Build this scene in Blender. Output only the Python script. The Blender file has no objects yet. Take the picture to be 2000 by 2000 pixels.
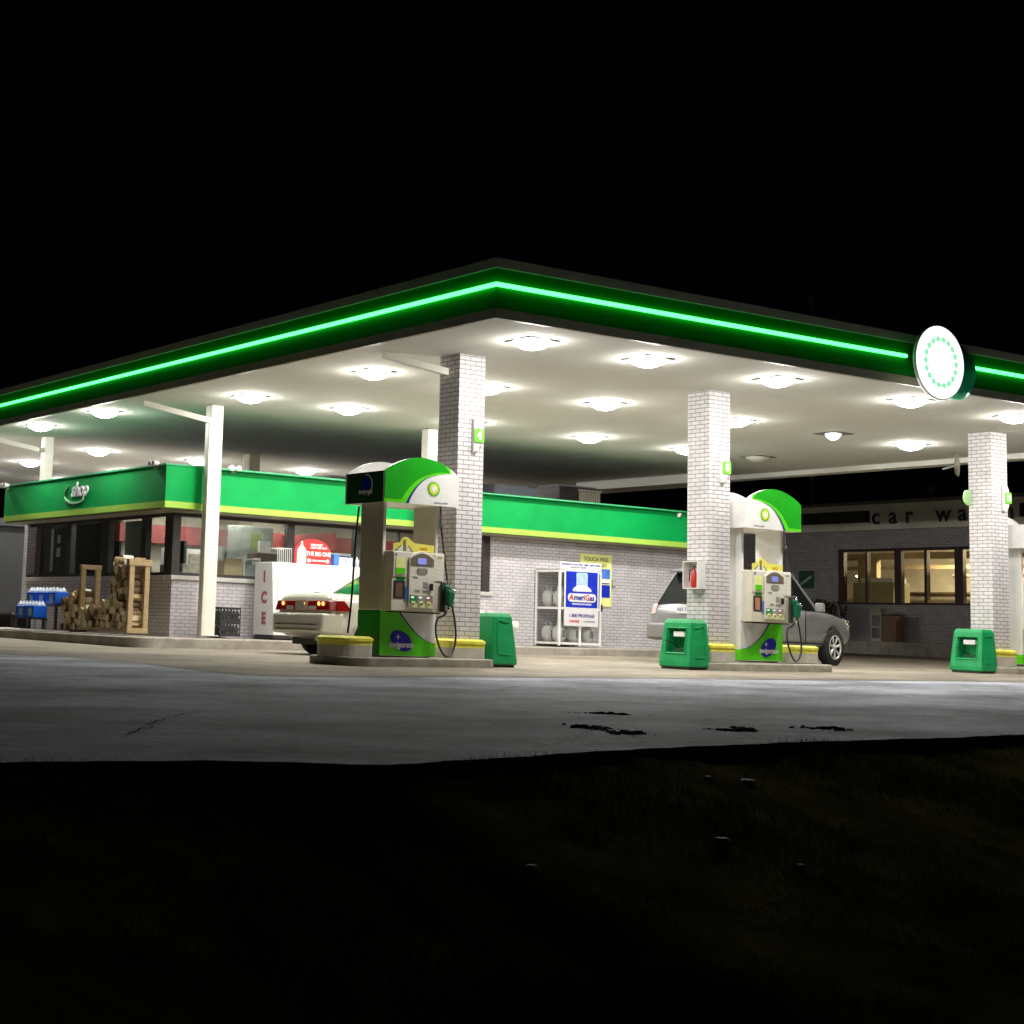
import bpy, math, random
from mathutils import Vector, Matrix
random.seed(7)
sc = bpy.context.scene
COL = sc.collection

# ------------------------------------------------------------------ camera, night sky, exposure
cam_d = bpy.data.cameras.new('camera')
cam = bpy.data.objects.new('camera', cam_d); COL.objects.link(cam); sc.camera = cam
cam_d.sensor_width = 36; cam_d.lens = 3269.6/2000*36
cam_d.shift_x = (1000-565.28)/2000; cam_d.shift_y = -(1000-805.87)/2000
cam_d.clip_end = 500; cam_d.clip_start = .05
_r = Vector((0.84913779, -0.52692311, 0.03629108)); _d = Vector((0.09809048, 0.08981129, -0.99111664)); _f = Vector((0.51898291, 0.8451544, 0.1279483))
cam.matrix_world = Matrix(((_r.x, -_d.x, -_f.x, 0), (_r.y, -_d.y, -_f.y, 0), (_r.z, -_d.z, -_f.z, .45), (0, 0, 0, 1)))
w = bpy.data.worlds.new('World'); sc.world = w; w.use_nodes = True
w.node_tree.nodes['Background'].inputs[0].default_value = (.35, .5, 1, 1)
w.node_tree.nodes['Background'].inputs[1].default_value = .0006
sc.view_settings.view_transform = 'Standard'; sc.view_settings.look = 'None'; sc.view_settings.exposure = 0; sc.view_settings.gamma = 1
sc.render.engine = 'CYCLES'; sc.cycles.use_denoising = True; sc.cycles.max_bounces = 8; sc.cycles.sample_clamp_indirect = 6
sc.cycles.transparent_max_bounces = 12
LAMP = 165.0

# ------------------------------------------------------------------ materials
MC = {}
def pm(name, col, rough=.6, metal=0, var=.12, scale=4, bump=0, coat=0, emit=None, es=0, bscale=None, spec=.5):
    if name in MC: return MC[name]
    m = bpy.data.materials.new(name); m.use_nodes = True; nt = m.node_tree; b = nt.nodes['Principled BSDF']
    b.inputs['Roughness'].default_value = rough; b.inputs['Metallic'].default_value = metal; b.inputs['Specular IOR Level'].default_value = spec
    if coat: b.inputs['Coat Weight'].default_value = coat; b.inputs['Coat Roughness'].default_value = .05
    if emit: b.inputs['Emission Color'].default_value = (*emit, 1); b.inputs['Emission Strength'].default_value = es
    if var:
        tc = nt.nodes.new('ShaderNodeTexCoord'); n = nt.nodes.new('ShaderNodeTexNoise')
        n.inputs['Scale'].default_value = scale; n.inputs['Detail'].default_value = 6; n.inputs['Roughness'].default_value = .65
        nt.links.new(tc.outputs['Object'], n.inputs['Vector'])
        r = nt.nodes.new('ShaderNodeValToRGB')
        r.color_ramp.elements[0].position = .3; r.color_ramp.elements[1].position = .7
        r.color_ramp.elements[0].color = (*[c*(1-var) for c in col], 1); r.color_ramp.elements[1].color = (*[min(1, c*(1+var)) for c in col], 1)
        nt.links.new(n.outputs['Fac'], r.inputs['Fac']); nt.links.new(r.outputs[0], b.inputs['Base Color'])
        if bump:
            n2 = nt.nodes.new('ShaderNodeTexNoise'); n2.inputs['Scale'].default_value = bscale or scale*8; n2.inputs['Detail'].default_value = 8
            nt.links.new(tc.outputs['Object'], n2.inputs['Vector'])
            bp = nt.nodes.new('ShaderNodeBump'); bp.inputs['Strength'].default_value = bump; bp.inputs['Distance'].default_value = .02
            nt.links.new(n2.outputs['Fac'], bp.inputs['Height']); nt.links.new(bp.outputs[0], b.inputs['Normal'])
    else:
        b.inputs['Base Color'].default_value = (*col, 1)
    MC[name] = m; return m

def brick(name, c1, c2, mort, bw=.203, rh=.0678, ms=.0085, soft=.1):
    m = bpy.data.materials.new(name); m.use_nodes = True; nt = m.node_tree; b = nt.nodes['Principled BSDF']
    uv = nt.nodes.new('ShaderNodeTexCoord'); t = nt.nodes.new('ShaderNodeTexBrick')
    t.inputs['Scale'].default_value = 1; t.inputs['Brick Width'].default_value = bw; t.inputs['Row Height'].default_value = rh
    t.inputs['Mortar Size'].default_value = ms; t.inputs['Mortar Smooth'].default_value = soft; t.inputs['Bias'].default_value = -.2
    t.inputs['Color1'].default_value = (*c1, 1); t.inputs['Color2'].default_value = (*c2, 1); t.inputs['Mortar'].default_value = (*mort, 1)
    nt.links.new(uv.outputs['UV'], t.inputs['Vector'])
    n = nt.nodes.new('ShaderNodeTexNoise'); n.inputs['Scale'].default_value = 2.6; n.inputs['Detail'].default_value = 9; n.inputs['Roughness'].default_value = .7
    nt.links.new(uv.outputs['Object'], n.inputs['Vector'])
    rr = nt.nodes.new('ShaderNodeMapRange'); rr.inputs['From Min'].default_value = .3; rr.inputs['From Max'].default_value = .7
    rr.inputs['To Min'].default_value = .76; rr.inputs['To Max'].default_value = 1.06
    nt.links.new(n.outputs['Fac'], rr.inputs['Value'])
    mx = nt.nodes.new('ShaderNodeMix'); mx.data_type = 'RGBA'; mx.blend_type = 'MULTIPLY'; mx.inputs[0].default_value = 1
    nt.links.new(t.outputs['Color'], mx.inputs[6]); nt.links.new(rr.outputs[0], mx.inputs[7]); nt.links.new(mx.outputs[2], b.inputs['Base Color'])
    bp = nt.nodes.new('ShaderNodeBump'); bp.inputs['Strength'].default_value = .6; bp.inputs['Distance'].default_value = .006; bp.invert = True
    nt.links.new(t.outputs['Fac'], bp.inputs['Height']); nt.links.new(bp.outputs[0], b.inputs['Normal'])
    b.inputs['Roughness'].default_value = .55
    MC[name] = m; return m

def emis(name, col, s):
    m = bpy.data.materials.new(name); m.use_nodes = True; nt = m.node_tree
    nt.nodes.remove(nt.nodes['Principled BSDF']); e = nt.nodes.new('ShaderNodeEmission')
    e.inputs[0].default_value = (*col, 1); e.inputs[1].default_value = s
    nt.links.new(e.outputs[0], nt.nodes['Material Output'].inputs[0]); MC[name] = m; return m

def glass(name, tint=(.9, .95, .93), refl=.1, rough=.02):
    m = bpy.data.materials.new(name); m.use_nodes = True; nt = m.node_tree
    nt.nodes.remove(nt.nodes['Principled BSDF'])
    t = nt.nodes.new('ShaderNodeBsdfTransparent'); t.inputs[0].default_value = (*tint, 1)
    g = nt.nodes.new('ShaderNodeBsdfGlossy'); g.inputs['Roughness'].default_value = rough
    f0 = nt.nodes.new('ShaderNodeLayerWeight'); f0.inputs[0].default_value = .5
    f = nt.nodes.new('ShaderNodeMath'); f.operation = 'POWER'; f.inputs[1].default_value = 5; nt.links.new(f0.outputs['Facing'], f.inputs[0])
    ad = nt.nodes.new('ShaderNodeMath'); ad.operation = 'ADD'; ad.inputs[1].default_value = refl; nt.links.new(f.outputs[0], ad.inputs[0])
    mx = nt.nodes.new('ShaderNodeMixShader'); nt.links.new(ad.outputs[0], mx.inputs[0]); nt.links.new(t.outputs[0], mx.inputs[1]); nt.links.new(g.outputs[0], mx.inputs[2])
    nt.links.new(mx.outputs[0], nt.nodes['Material Output'].inputs[0]); MC[name] = m; return m

def ground(name, c0, c1, stain, sc1, crack=False, rough=.85, streak=1, spec=.3, grain=(.8, 1.12)):
    m = bpy.data.materials.new(name); m.use_nodes = True; nt = m.node_tree; b = nt.nodes['Principled BSDF']; L = nt.links.new
    tc = nt.nodes.new('ShaderNodeTexCoord'); mp = nt.nodes.new('ShaderNodeMapping'); L(tc.outputs['Object'], mp.inputs[0])
    mp.inputs['Scale'].default_value = (1, streak, 1); mp.inputs['Rotation'].default_value = (0, 0, math.radians(-32))
    def noise(s, d, v=None):
        n = nt.nodes.new('ShaderNodeTexNoise'); n.inputs['Scale'].default_value = s; n.inputs['Detail'].default_value = d; n.inputs['Roughness'].default_value = .6
        L(v or mp.outputs[0], n.inputs['Vector']); return n
    def ramp(n, p0, p1, a, c):
        r = nt.nodes.new('ShaderNodeValToRGB'); r.color_ramp.elements[0].position = p0; r.color_ramp.elements[1].position = p1
        r.color_ramp.elements[0].color = (*a, 1); r.color_ramp.elements[1].color = (*c, 1); L(n, r.inputs[0]); return r
    def mul(a, c):
        x = nt.nodes.new('ShaderNodeMix'); x.data_type = 'RGBA'; x.blend_type = 'MULTIPLY'; x.inputs[0].default_value = 1; L(a, x.inputs[6]); L(c, x.inputs[7]); return x.outputs[2]
    r1 = ramp(noise(sc1, 8).outputs['Fac'], .36, .64, c0, c1)
    r2 = ramp(noise(.35, 5).outputs['Fac'], .35, .62, (stain,)*3, (1, 1, 1))
    fine = ramp(noise(60, 4, tc.outputs['Object']).outputs['Fac'], 0.33, .67, (grain[0],)*3, (grain[1],)*3)
    c = mul(mul(r1.outputs[0], r2.outputs[0]), fine.outputs[0])
    mid = ramp(noise(9, 6, tc.outputs['Object']).outputs['Fac'], .35, .65, ((grain[0]+1)/2,)*3, ((grain[1]+1)/2,)*3); c = mul(c, mid.outputs[0])
    if crack:
        vo = nt.nodes.new('ShaderNodeTexVoronoi'); vo.feature = 'DISTANCE_TO_EDGE'; vo.inputs['Scale'].default_value = .17
        nz = noise(1.6, 5, tc.outputs['Object']); mxv = nt.nodes.new('ShaderNodeMix'); mxv.data_type = 'RGBA'; mxv.blend_type = 'ADD'; mxv.inputs[0].default_value = .8
        L(tc.outputs['Object'], mxv.inputs[6]); L(nz.outputs['Color'], mxv.inputs[7]); L(mxv.outputs[2], vo.inputs['Vector'])
        c = mul(c, ramp(vo.outputs['Distance'], .0005, .003, (.62,)*3, (1, 1, 1)).outputs[0])
    L(c, b.inputs['Base Color']); b.inputs['Roughness'].default_value = rough; b.inputs['Specular IOR Level'].default_value = spec
    bp = nt.nodes.new('ShaderNodeBump'); bp.inputs['Strength'].default_value = .5; bp.inputs['Distance'].default_value = .01
    L(noise(90, 5, tc.outputs['Object']).outputs['Fac'], bp.inputs['Height']); L(bp.outputs[0], b.inputs['Normal'])
    MC[name] = m; return m

BRW = brick('white_glazed_brick', (.76, .72, .74), (.68, .65, .66), (.28, .26, .25), ms=.0072)
BRS = brick('shop_grey_brick', (.68, .64, .68), (.61, .58, .62), (.34, .32, .32), ms=.0072)
BRD = brick('dark_wash_brick', (.50, .47, .46), (.41, .39, .39), (.16, .15, .15))
CONC = ground('concrete', (.28, .24, .185), (.41, .355, .28), .62, 1.2, crack=False, streak=1.3)
ASPH = ground('weathered_asphalt', (.36, .36, .41), (.74, .745, .85), .56, .6, crack=True, streak=1.7, spec=.2, grain=(.66, 1.26))
DIRT = ground('dark_soil', (.10, .088, .026), (.26, .225, .08), .28, 2.2, spec=0, rough=1)
WALK = ground('walk_concrete', (.36, .32, .27), (.50, .46, .40), .8, 2.5)
KERB = ground('kerb_concrete', (.40, .37, .30), (.58, .54, .45), .62, 4)
SOFF = pm('soffit_white', (.68, .675, .625), .9, var=.05, scale=.6, spec=.08)
WHT = pm('white_paint', (.79, .78, .76), .35, var=.09, scale=3)
OFFW = pm('cream_steel', (.80, .77, .68), .4, var=.06, scale=3)
BEIGE = pm('beige_panel', (.74, .70, .58), .4, var=.08, scale=4)
STEEL = pm('brushed_steel', (.62, .57, .46), .42, metal=.25, var=.08, scale=3)
GRN = pm('fascia_green', (.001, .20, .008), .5, var=.1, scale=.7, spec=.1)
GRNS = pm('shop_sign_green', (.003, .34, .075), .5, var=.14, scale=1.1, spec=.15)
LIME = pm('lime_band', (.40, .66, .10), .4, var=.06, spec=.2)
LIMEP = pm('pump_lime', (.11, .70, .012), .3, var=.08, scale=5)
DGRN = pm('pump_green', (.008, .27, .012), .3, var=.1)
BING = pm('bin_green', (.006, .32, .095), .42, var=.15, scale=6, bump=.1)
NAVY = pm('navy', (.005, .012, .20), .4, var=0)
BLUE = pm('oval_blue', (.006, .008, .42), .35, var=.05)
YEL = pm('barrier_yellow', (.95, .82, .10), .5, var=.22, scale=7, bump=.2)
GREYC = pm('barrier_grey', (.50, .47, .40), .8, var=.15, scale=5, bump=.3)
BLK = pm('black_rubber', (.018, .018, .018), .45, var=.1)
DARK = pm('dark_bronze', (.035, .03, .028), .45, var=.15)
TRIM = pm('canopy_trim', (.36, .33, .26), .5, var=.15, scale=2)
ROOF = pm('dark_roof', (.03, .03, .03), .9, var=.2)
GREY = pm('grey_metal', (.22, .23, .25), .5, var=.12)
LGREY = pm('light_grey', (.5, .5, .49), .5, var=.08)
RED = pm('sign_red', (.55, .02, .02), .4, var=.08)
MAROON = pm('maroon_letters', (.34, .05, .06), .5, var=.05)
BRED = pm('interior_red', (.24, .05, .048), .5, var=.1)
WOODL = pm('pale_pine', (.50, .36, .19), .7, var=.18, scale=9, bump=.3)
BARK = pm('bark', (.17, .11, .06), .9, var=.4, scale=14, bump=.8)
LOGE = pm('split_wood', (.60, .44, .24), .8, var=.4, scale=16, bump=.4)
YSGN = pm('sign_yellow', (.90, .92, .36), .4, var=.04)
YTOP = pm('topper_yellow', (.90, .82, .14), .4, var=.05)
PBLUE = pm('poster_blue', (.01, .03, .50), .35, var=.3, scale=6)
SKYB = pm('poster_sky', (.08, .22, .70), .4, var=.25, scale=8)
CRB = pm('jug_case_blue', (.01, .16, .90), .3, var=.12, scale=5)
CRW = pm('jug_white', (.75, .80, .88), .4, var=.05)
CARDB = pm('cardboard', (.42, .28, .16), .8, var=.1)
CHRM = pm('chrome', (.75, .75, .75), .15, metal=1, var=0)
PAPER = pm('paper_white', (.82, .82, .82), .7, var=.04)
INKB = pm('ink_blue', (.02, .03, .25), .6, var=0)
INKK = pm('ink_dark', (.05, .05, .05), .6, var=0)
INKR = pm('ink_red', (.6, .02, .02), .5, var=0)
HELG = pm('helios_green', (.16, .50, .02), .4, var=0)
HELY = pm('helios_yellow', (.80, .85, .10), .4, var=0)
NUMG = pm('number_green', (.17, .55, .05), .4, var=0)
SEDAN = pm('champagne_paint', (.58, .56, .48), .28, metal=.15, var=.02, coat=.6)
SUVP = pm('grey_metallic_paint', (.29, .29, .295), .3, metal=.4, var=.03, coat=.7)
CGLS = pm('car_glass', (.012, .014, .016), .05, var=0, coat=.5)
TYRE = pm('tyre_rubber', (.022, .021, .02), .75, var=.2, scale=12)
RIM = pm('alloy', (.70, .70, .70), .35, metal=.3, var=0)
TLR = pm('tail_red', (.15, .006, .005), .15, var=0, coat=.6, emit=(1, .03, .01), es=.03)
TLH = emis('tail_bulb', (1, .45, .12), 2.2)
NEON = emis('neon_core', (.26, 3.2, .62), 1.25)
LENS = emis('lamp_lens', (1, .975, .915), LAMP)
LENSD = emis('lamp_lens_dim', (1, .965, .88), 14)
INTL = emis('shop_ceiling_lamp', (1, .94, .84), 28)
LOGOL = emis('logo_face', (1, 1, 1), 1.5)
LOGOG = emis('logo_green_cells', (.30, .92, .50), 1.0)
LCD = emis('lcd_blue', (.35, .38, .95), .75)
WARM = emis('warm_strip', (1, .88, .66), 430)
WARMB = emis('warm_bulb', (1, .8, .5), 30)
EXITR = emis('exit_red', (1, .06, .06), .8)
PLAS = emis('button_label', (1, 1, 1), .9)
GLS = glass('window_glass', refl=.05)
GLS2 = glass('wash_glass', (.95, .93, .85), refl=.03)
MESHM = glass('cage_mesh', (.90, .90, .90), refl=.06, rough=.6)
WASHW = pm('wash_wall', (.74, .67, .52), .7, var=.2, scale=1.2)

# ------------------------------------------------------------------ mesh helpers
class MB:
    def __init__(s): s.v = []; s.f = []; s.m = []; s.sm = []; s.mi = 0; s.smooth = False; s.T = None
    def add(s, vs, fs):
        o = len(s.v); s.v += [tuple(s.T @ Vector(p)) if s.T else tuple(p) for p in vs]
        for f in fs: s.f.append(tuple(i+o for i in f)); s.m.append(s.mi); s.sm.append(s.smooth)
        return s
    def box(s, x0, x1, y0, y1, z0, z1):
        return s.add([(x0, y0, z0), (x1, y0, z0), (x1, y1, z0), (x0, y1, z0), (x0, y0, z1), (x1, y0, z1), (x1, y1, z1), (x0, y1, z1)],
                     [(3, 2, 1, 0), (4, 5, 6, 7), (0, 1, 5, 4), (1, 2, 6, 5), (2, 3, 7, 6), (3, 0, 4, 7)])
    def hull2(s, bot, top):  # loft between two equal polygons (lists of xyz, ccw from above)
        n = len(bot)
        return s.add(list(bot)+list(top), [tuple(range(n-1, -1, -1)), tuple(range(n, 2*n))]+[(i, (i+1) % n, n+(i+1) % n, n+i) for i in range(n)])
    def extr_y(s, poly, y0, y1):  # poly in xz, ccw seen from -y
        return s.add([(x, y0, z) for x, z in poly]+[(x, y1, z) for x, z in poly],
                     (lambda n: [tuple(range(n)), tuple(range(2*n-1, n-1, -1))]+[(i, n+i, n+(i+1) % n, (i+1) % n) for i in range(n)])(len(poly)))
    def extr_x(s, poly, x0, x1):  # poly in yz
        n = len(poly)
        return s.add([(x0, y, z) for y, z in poly]+[(x1, y, z) for y, z in poly],
                     [tuple(range(n)), tuple(range(2*n-1, n-1, -1))]+[(i, n+i, n+(i+1) % n, (i+1) % n) for i in range(n)])
    def extr_z(s, poly, z0, z1): return s.hull2([(x, y, z0) for x, y in poly], [(x, y, z1) for x, y in poly])
    def tube(s, pts, r, n=8, cap=True, r2=None):
        P = [Vector(p) for p in pts]; vs = []; fs = []; prev = None
        for i, p in enumerate(P):
            d = (P[min(i+1, len(P)-1)]-P[max(i-1, 0)]).normalized()
            a = prev if prev else (Vector((0, 0, 1)) if abs(d.z) < .9 else Vector((1, 0, 0)))
            u = (a-d*a.dot(d)).normalized(); prev = u; q = d.cross(u)
            rr = r if r2 is None else r+(r2-r)*i/(len(P)-1)
            vs += [p+(u*math.cos(2*math.pi*k/n)+q*math.sin(2*math.pi*k/n))*rr for k in range(n)]
        for i in range(len(P)-1):
            for k in range(n): fs.append((i*n+k, i*n+(k+1) % n, (i+1)*n+(k+1) % n, (i+1)*n+k))
        if cap: fs += [tuple(range(n-1, -1, -1)), tuple(range((len(P)-1)*n, len(P)*n))]
        sm = s.smooth; s.smooth = n > 6; s.add(vs, fs); s.smooth = sm; return s
    def lathe(s, prof, c=(0, 0, 0), n=24, axis='z', cap=True):  # prof: (r, h)
        vs = []; fs = []
        for r, h in prof:
            for k in range(n):
                a = 2*math.pi*k/n; p = (r*math.cos(a), r*math.sin(a), h)
                if axis == 'y': p = (p[0], p[2], p[1])
                if axis == 'x': p = (p[2], p[0], p[1])
                vs.append((p[0]+c[0], p[1]+c[1], p[2]+c[2]))
        for i in range(len(prof)-1):
            for k in range(n): fs.append((i*n+k, i*n+(k+1) % n, (i+1)*n+(k+1) % n, (i+1)*n+k))
        if cap and prof[0][0] > 1e-4: fs.append(tuple(range(n-1, -1, -1)))
        if cap and prof[-1][0] > 1e-4: fs.append(tuple(range((len(prof)-1)*n, len(prof)*n)))
        sm = s.smooth; s.smooth = True; s.add(vs, fs); s.smooth = sm; return s
    def mesh(s, name, mats):
        me = bpy.data.meshes.new(name); me.from_pydata(s.v, [], s.f)
        for m in (mats if isinstance(mats, (list, tuple)) else [mats]): me.materials.append(m)
        me.polygons.foreach_set('material_index', s.m); me.polygons.foreach_set('use_smooth', s.sm)
        uv = me.uv_layers.new(name='uv').data
        for p in me.polygons:
            nx, ny, nz = (abs(c) for c in p.normal)
            for li in p.loop_indices:
                x, y, z = me.vertices[me.loops[li].vertex_index].co
                uv[li].uv = (x, y) if nz > nx and nz > ny else ((x, z) if ny >= nx else (y, z))
        me.update(); return me
    def build(s, name, mats, parent=None, bevel=0, seg=2, loc=None):
        o = bpy.data.objects.new(name, s.mesh(name, mats)); COL.objects.link(o)
        if parent: o.parent = parent
        if loc: o.location = loc
        if bevel:
            b = o.modifiers.new('bevel', 'BEVEL'); b.width = bevel; b.segments = seg; b.limit_method = 'ANGLE'; b.angle_limit = math.radians(35)
            o.data.polygons.foreach_set('use_smooth', [True]*len(o.data.polygons))
            wn = o.modifiers.new('wn', 'WEIGHTED_NORMAL'); wn.keep_sharp = True
        return o

def recalc(o):
    import bmesh
    bm = bmesh.new(); bm.from_mesh(o.data); bmesh.ops.recalc_face_normals(bm, faces=bm.faces); bm.to_mesh(o.data); bm.free()

def tag(o, label=None, cat=None, group=None, kind=None):
    if label: o['label'] = label
    if cat: o['category'] = cat
    if group: o['group'] = group
    if kind: o['kind'] = kind
    return o
def thing(name, label, cat, loc=(0, 0, 0), rz=0, group=None):
    o = bpy.data.objects.new(name, None); COL.objects.link(o); o.location = loc; o.rotation_euler = (0, 0, rz); o.empty_display_size = .2
    return tag(o, label, cat, group)
def copy_tree(o, parent=None):
    c = o.copy(); COL.objects.link(c); c.parent = parent
    for ch in list(o.children): copy_tree(ch, c)
    return c
def freeze(o):
    dg = bpy.context.evaluated_depsgraph_get(); me = bpy.data.meshes.new_from_object(o.evaluated_get(dg)); o.modifiers.clear(); o.data = me; return o
def carve(o, cutters):
    tmp = []
    for c in cutters:
        k = bpy.data.objects.new('cut', c.mesh('cut', GREY)); COL.objects.link(k); recalc(k); tmp.append(k); k.matrix_world = o.matrix_world
        m = o.modifiers.new('b', 'BOOLEAN'); m.operation = 'DIFFERENCE'; m.object = k; m.solver = 'EXACT'
    bpy.context.view_layer.update(); freeze(o)
    for k in tmp: me = k.data; bpy.data.objects.remove(k); bpy.data.meshes.remove(me)
    return o

def text(name, s, size, mat, parent, loc, face='-y', depth=.006, bold=0, shear=0, sx=1, align='CENTER', space=1, rot=0):
    cu = bpy.data.curves.new('txt', 'FONT'); cu.body = s; cu.size = size; cu.extrude = depth/2; cu.offset = bold; cu.shear = shear; cu.align_x = align; cu.align_y = 'CENTER'
    cu.space_character = space; cu.resolution_u = 3
    t = bpy.data.objects.new('txt', cu); COL.objects.link(t); bpy.context.view_layer.update()
    me = bpy.data.meshes.new_from_object(t.evaluated_get(bpy.context.evaluated_depsgraph_get())); bpy.data.objects.remove(t); bpy.data.curves.remove(cu)
    M = Matrix.Rotation(math.radians(90), 4, 'X') @ Matrix.Rotation(rot, 4, 'Z') @ Matrix.Diagonal((sx, 1, 1, 1))
    if face == '-x': M = Matrix.Rotation(math.radians(-90), 4, 'Z') @ M
    me.transform(M); me.materials.clear(); me.materials.append(mat)
    o = bpy.data.objects.new(name, me); COL.objects.link(o); o.location = loc
    if parent: o.parent = parent
    return o
def ell(cx, cz, rx, rz, rot=0, n=40):
    return [(cx+rx*math.cos(t)*math.cos(rot)-rz*math.sin(t)*math.sin(rot), cz+rx*math.cos(t)*math.sin(rot)+rz*math.sin(t)*math.cos(rot)) for t in [2*math.pi*k/n for k in range(n)]]
def star(cx, cz, r0, r1, n=18):
    return [(cx+(r1 if k % 2 else r0)*math.sin(math.pi*k/n), cz-(r1 if k % 2 else r0)*math.cos(math.pi*k/n)) for k in range(2*n)]
def arc(pts, n=8):  # smooth polyline through points (catmull-rom)
    out = []; P = [pts[0]]+list(pts)+[pts[-1]]
    for i in range(1, len(P)-2):
        for k in range(n):
            t = k/n; a, b, c, d = P[i-1:i+3]
            out.append(tuple(.5*((2*b[j])+(-a[j]+c[j])*t+(2*a[j]-5*b[j]+4*c[j]-d[j])*t*t+(-a[j]+3*b[j]-3*c[j]+d[j])*t**3) for j in range(len(b))))
    return out+[tuple(pts[-1])]

# ------------------------------------------------------------------ ground
def g(x, y):
    z = -.02+.009*(x-14)+.006*(y-20)
    if y < 16: z -= .012*(16-y)
    return z
EDGE = [(-60, 9.5), (-20, 8.6), (0, 8.2), (3.35, 8.15), (4.5, 8.07), (5.0, 7.86), (5.41, 7.68), (6.45, 7.86), (7.86, 8.22), (9.16, 8.36), (12.45, 8.63), (20, 9.3), (60, 12.5), (140, 19)]
def edge_y(x):
    for (a, b), (c, d) in zip(EDGE, EDGE[1:]):
        if a <= x <= c: return b+(d-b)*(x-a)/(c-a)
    return 8
def frange(a, b, s):
    n = max(1, int(round((b-a)/s))); return [a+(b-a)*i/n for i in range(n+1)]
def sheet(name, xs, yf, zf, mat, label=None):
    m = MB(); rows = [[(x, y, zf(x, y)) for y in yf(x)] for x in xs]; n = len(rows[0]); vs = [p for r in rows for p in r]
    m.smooth = True
    m.add(vs, [(i*n+j, (i+1)*n+j, (i+1)*n+j+1, i*n+j+1) for i in range(len(rows)-1) for j in range(n-1)])
    o = m.build(name, mat); tag(o, kind='structure'); return o
XS = frange(-60, 0, 5)[:-1]+frange(0, 16, .08)[:-1]+frange(16, 60, 2)[:-1]+frange(60, 140, 8)
wob = lambda x: .02*math.sin(x*2.1)+.012*math.sin(x*5.3+1)+.012*math.sin(x*13)+.008*math.sin(x*31)
sheet('asphalt_lot', XS, lambda x: [edge_y(x)+wob(x)]+[edge_y(x)+wob(x)+(16-edge_y(x))*t/6 for t in range(1, 7)]+[16.3+(160-16.3)*(t/8)**1.5 for t in range(1, 9)], g, ASPH)
# soil bank sloping down from the lot to the camera, one sheet well below the lot behind it
def bank(x, y):
    e = edge_y(x)+wob(x)
    if y >= e: return g(x, e)-.06-.3*min(1, (y-e)/.5)
    return max(-1.15, g(x, e)-.05-.235*(e-y))+.02*math.sin(x*3+y*2)*math.sin(y*4.1)
sheet('grass_verge_soil', XS, lambda x: [edge_y(x)+wob(x)+d for d in (-60, -30, -12, -8, -6, -5, -4.4, -4, -3.6, -3.2, -2.8, -2.4, -2, -1.6, -1.2, -.8, -.4, -.1, -.01, .3, 1)], bank, DIRT)
m = MB()   # concrete forecourt with a rounded near-left corner, 12 cm slab edge flush with the asphalt
pts = [(9.0, 60)]+[(9.0+.0*t, 60-t) for t in (20, 34)]+arc([(9.1, 22.2), (9.57, 21.65), (9.84, 20), (9.62, 17.6), (9.56, 16.6), (9.75, 16.15), (10.4, 16.05), (11.5, 16.2), (13.4, 16.34), (17.8, 16.3), (23.6, 16.33)], 5)+[(33, 16.4), (43.4, 16.6)]
left = [(p[0], p[1]) for p in pts]
def fore_low(x):
    ys = [p[1] for p in left[3:] if abs(p[0]-x) < .6]
    return ys
cx = [9.0, 9.15, 9.4, 9.6, 9.8, 10.1, 10.6, 11.5]+frange(13, 43.4, 2)
def low(x):
    if x < 9.2: return 22.4
    if x < 9.56: return 21.7
    tbl = [(9.56, 16.9), (9.6, 16.45), (9.8, 16.12), (10.1, 16.05), (10.6, 16.06), (11.5, 16.2), (13.4, 16.34), (60, 16.33)]
    for (a, b), (c, d) in zip(tbl, tbl[1:]):
        if a <= x <= c: return b+(d-b)*(x-a)/(c-a)
    return 16.3
from bisect import bisect
poly = [p for p in left if p[1] > 0]+[(43.4, 60)]
def gp(x, y): return g(x, max(y, 16))+.004+(0 if y >= 16 else 0)
mm = MB(); mm.add([(x, y, g(x, y)+.004) for x, y in poly], [tuple(range(len(poly)))])
fo = mm.build('concrete_forecourt', CONC); tag(fo, kind='structure')
# slab joints and a dark tar seam along its front edge
js = MB()
for x in (13.2, 17.6, 22.0, 26.4, 30.8): js.add([(x, 16.4, g(x, 16.4)+.008), (x+.018, 16.4, g(x, 16.4)+.008), (x+.018, 26.4, g(x, 26.4)+.008), (x, 26.4, g(x, 26.4)+.008)], [(0, 1, 2, 3)])
for y in (18.6, 22.4): js.add([(10, y, g(10, y)+.008), (40, y, g(40, y)+.008), (40, y+.02, g(40, y)+.008), (10, y+.02, g(10, y)+.008)], [(0, 1, 2, 3)])
tag(js.build('forecourt_joints', pm('joint_dark', (.16, .13, .1), .9, var=.2)), kind='structure')
sm_ = MB(); E_ = [p for p in left[3:]]
vs = []; 
for i, p in enumerate(E_):
    w_ = .012+.02*abs(math.sin(i*1.7)); vs += [(p[0], p[1]-.01, g(*p)+.0085), (p[0], p[1]+w_, g(*p)+.0085)]
sm_.add(vs, [(2*i, 2*i+2, 2*i+3, 2*i+1) for i in range(len(E_)-1)])
tag(sm_.build('edge_seam', pm('tar', (.05, .045, .04), .7, var=.2)), kind='structure')

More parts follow.
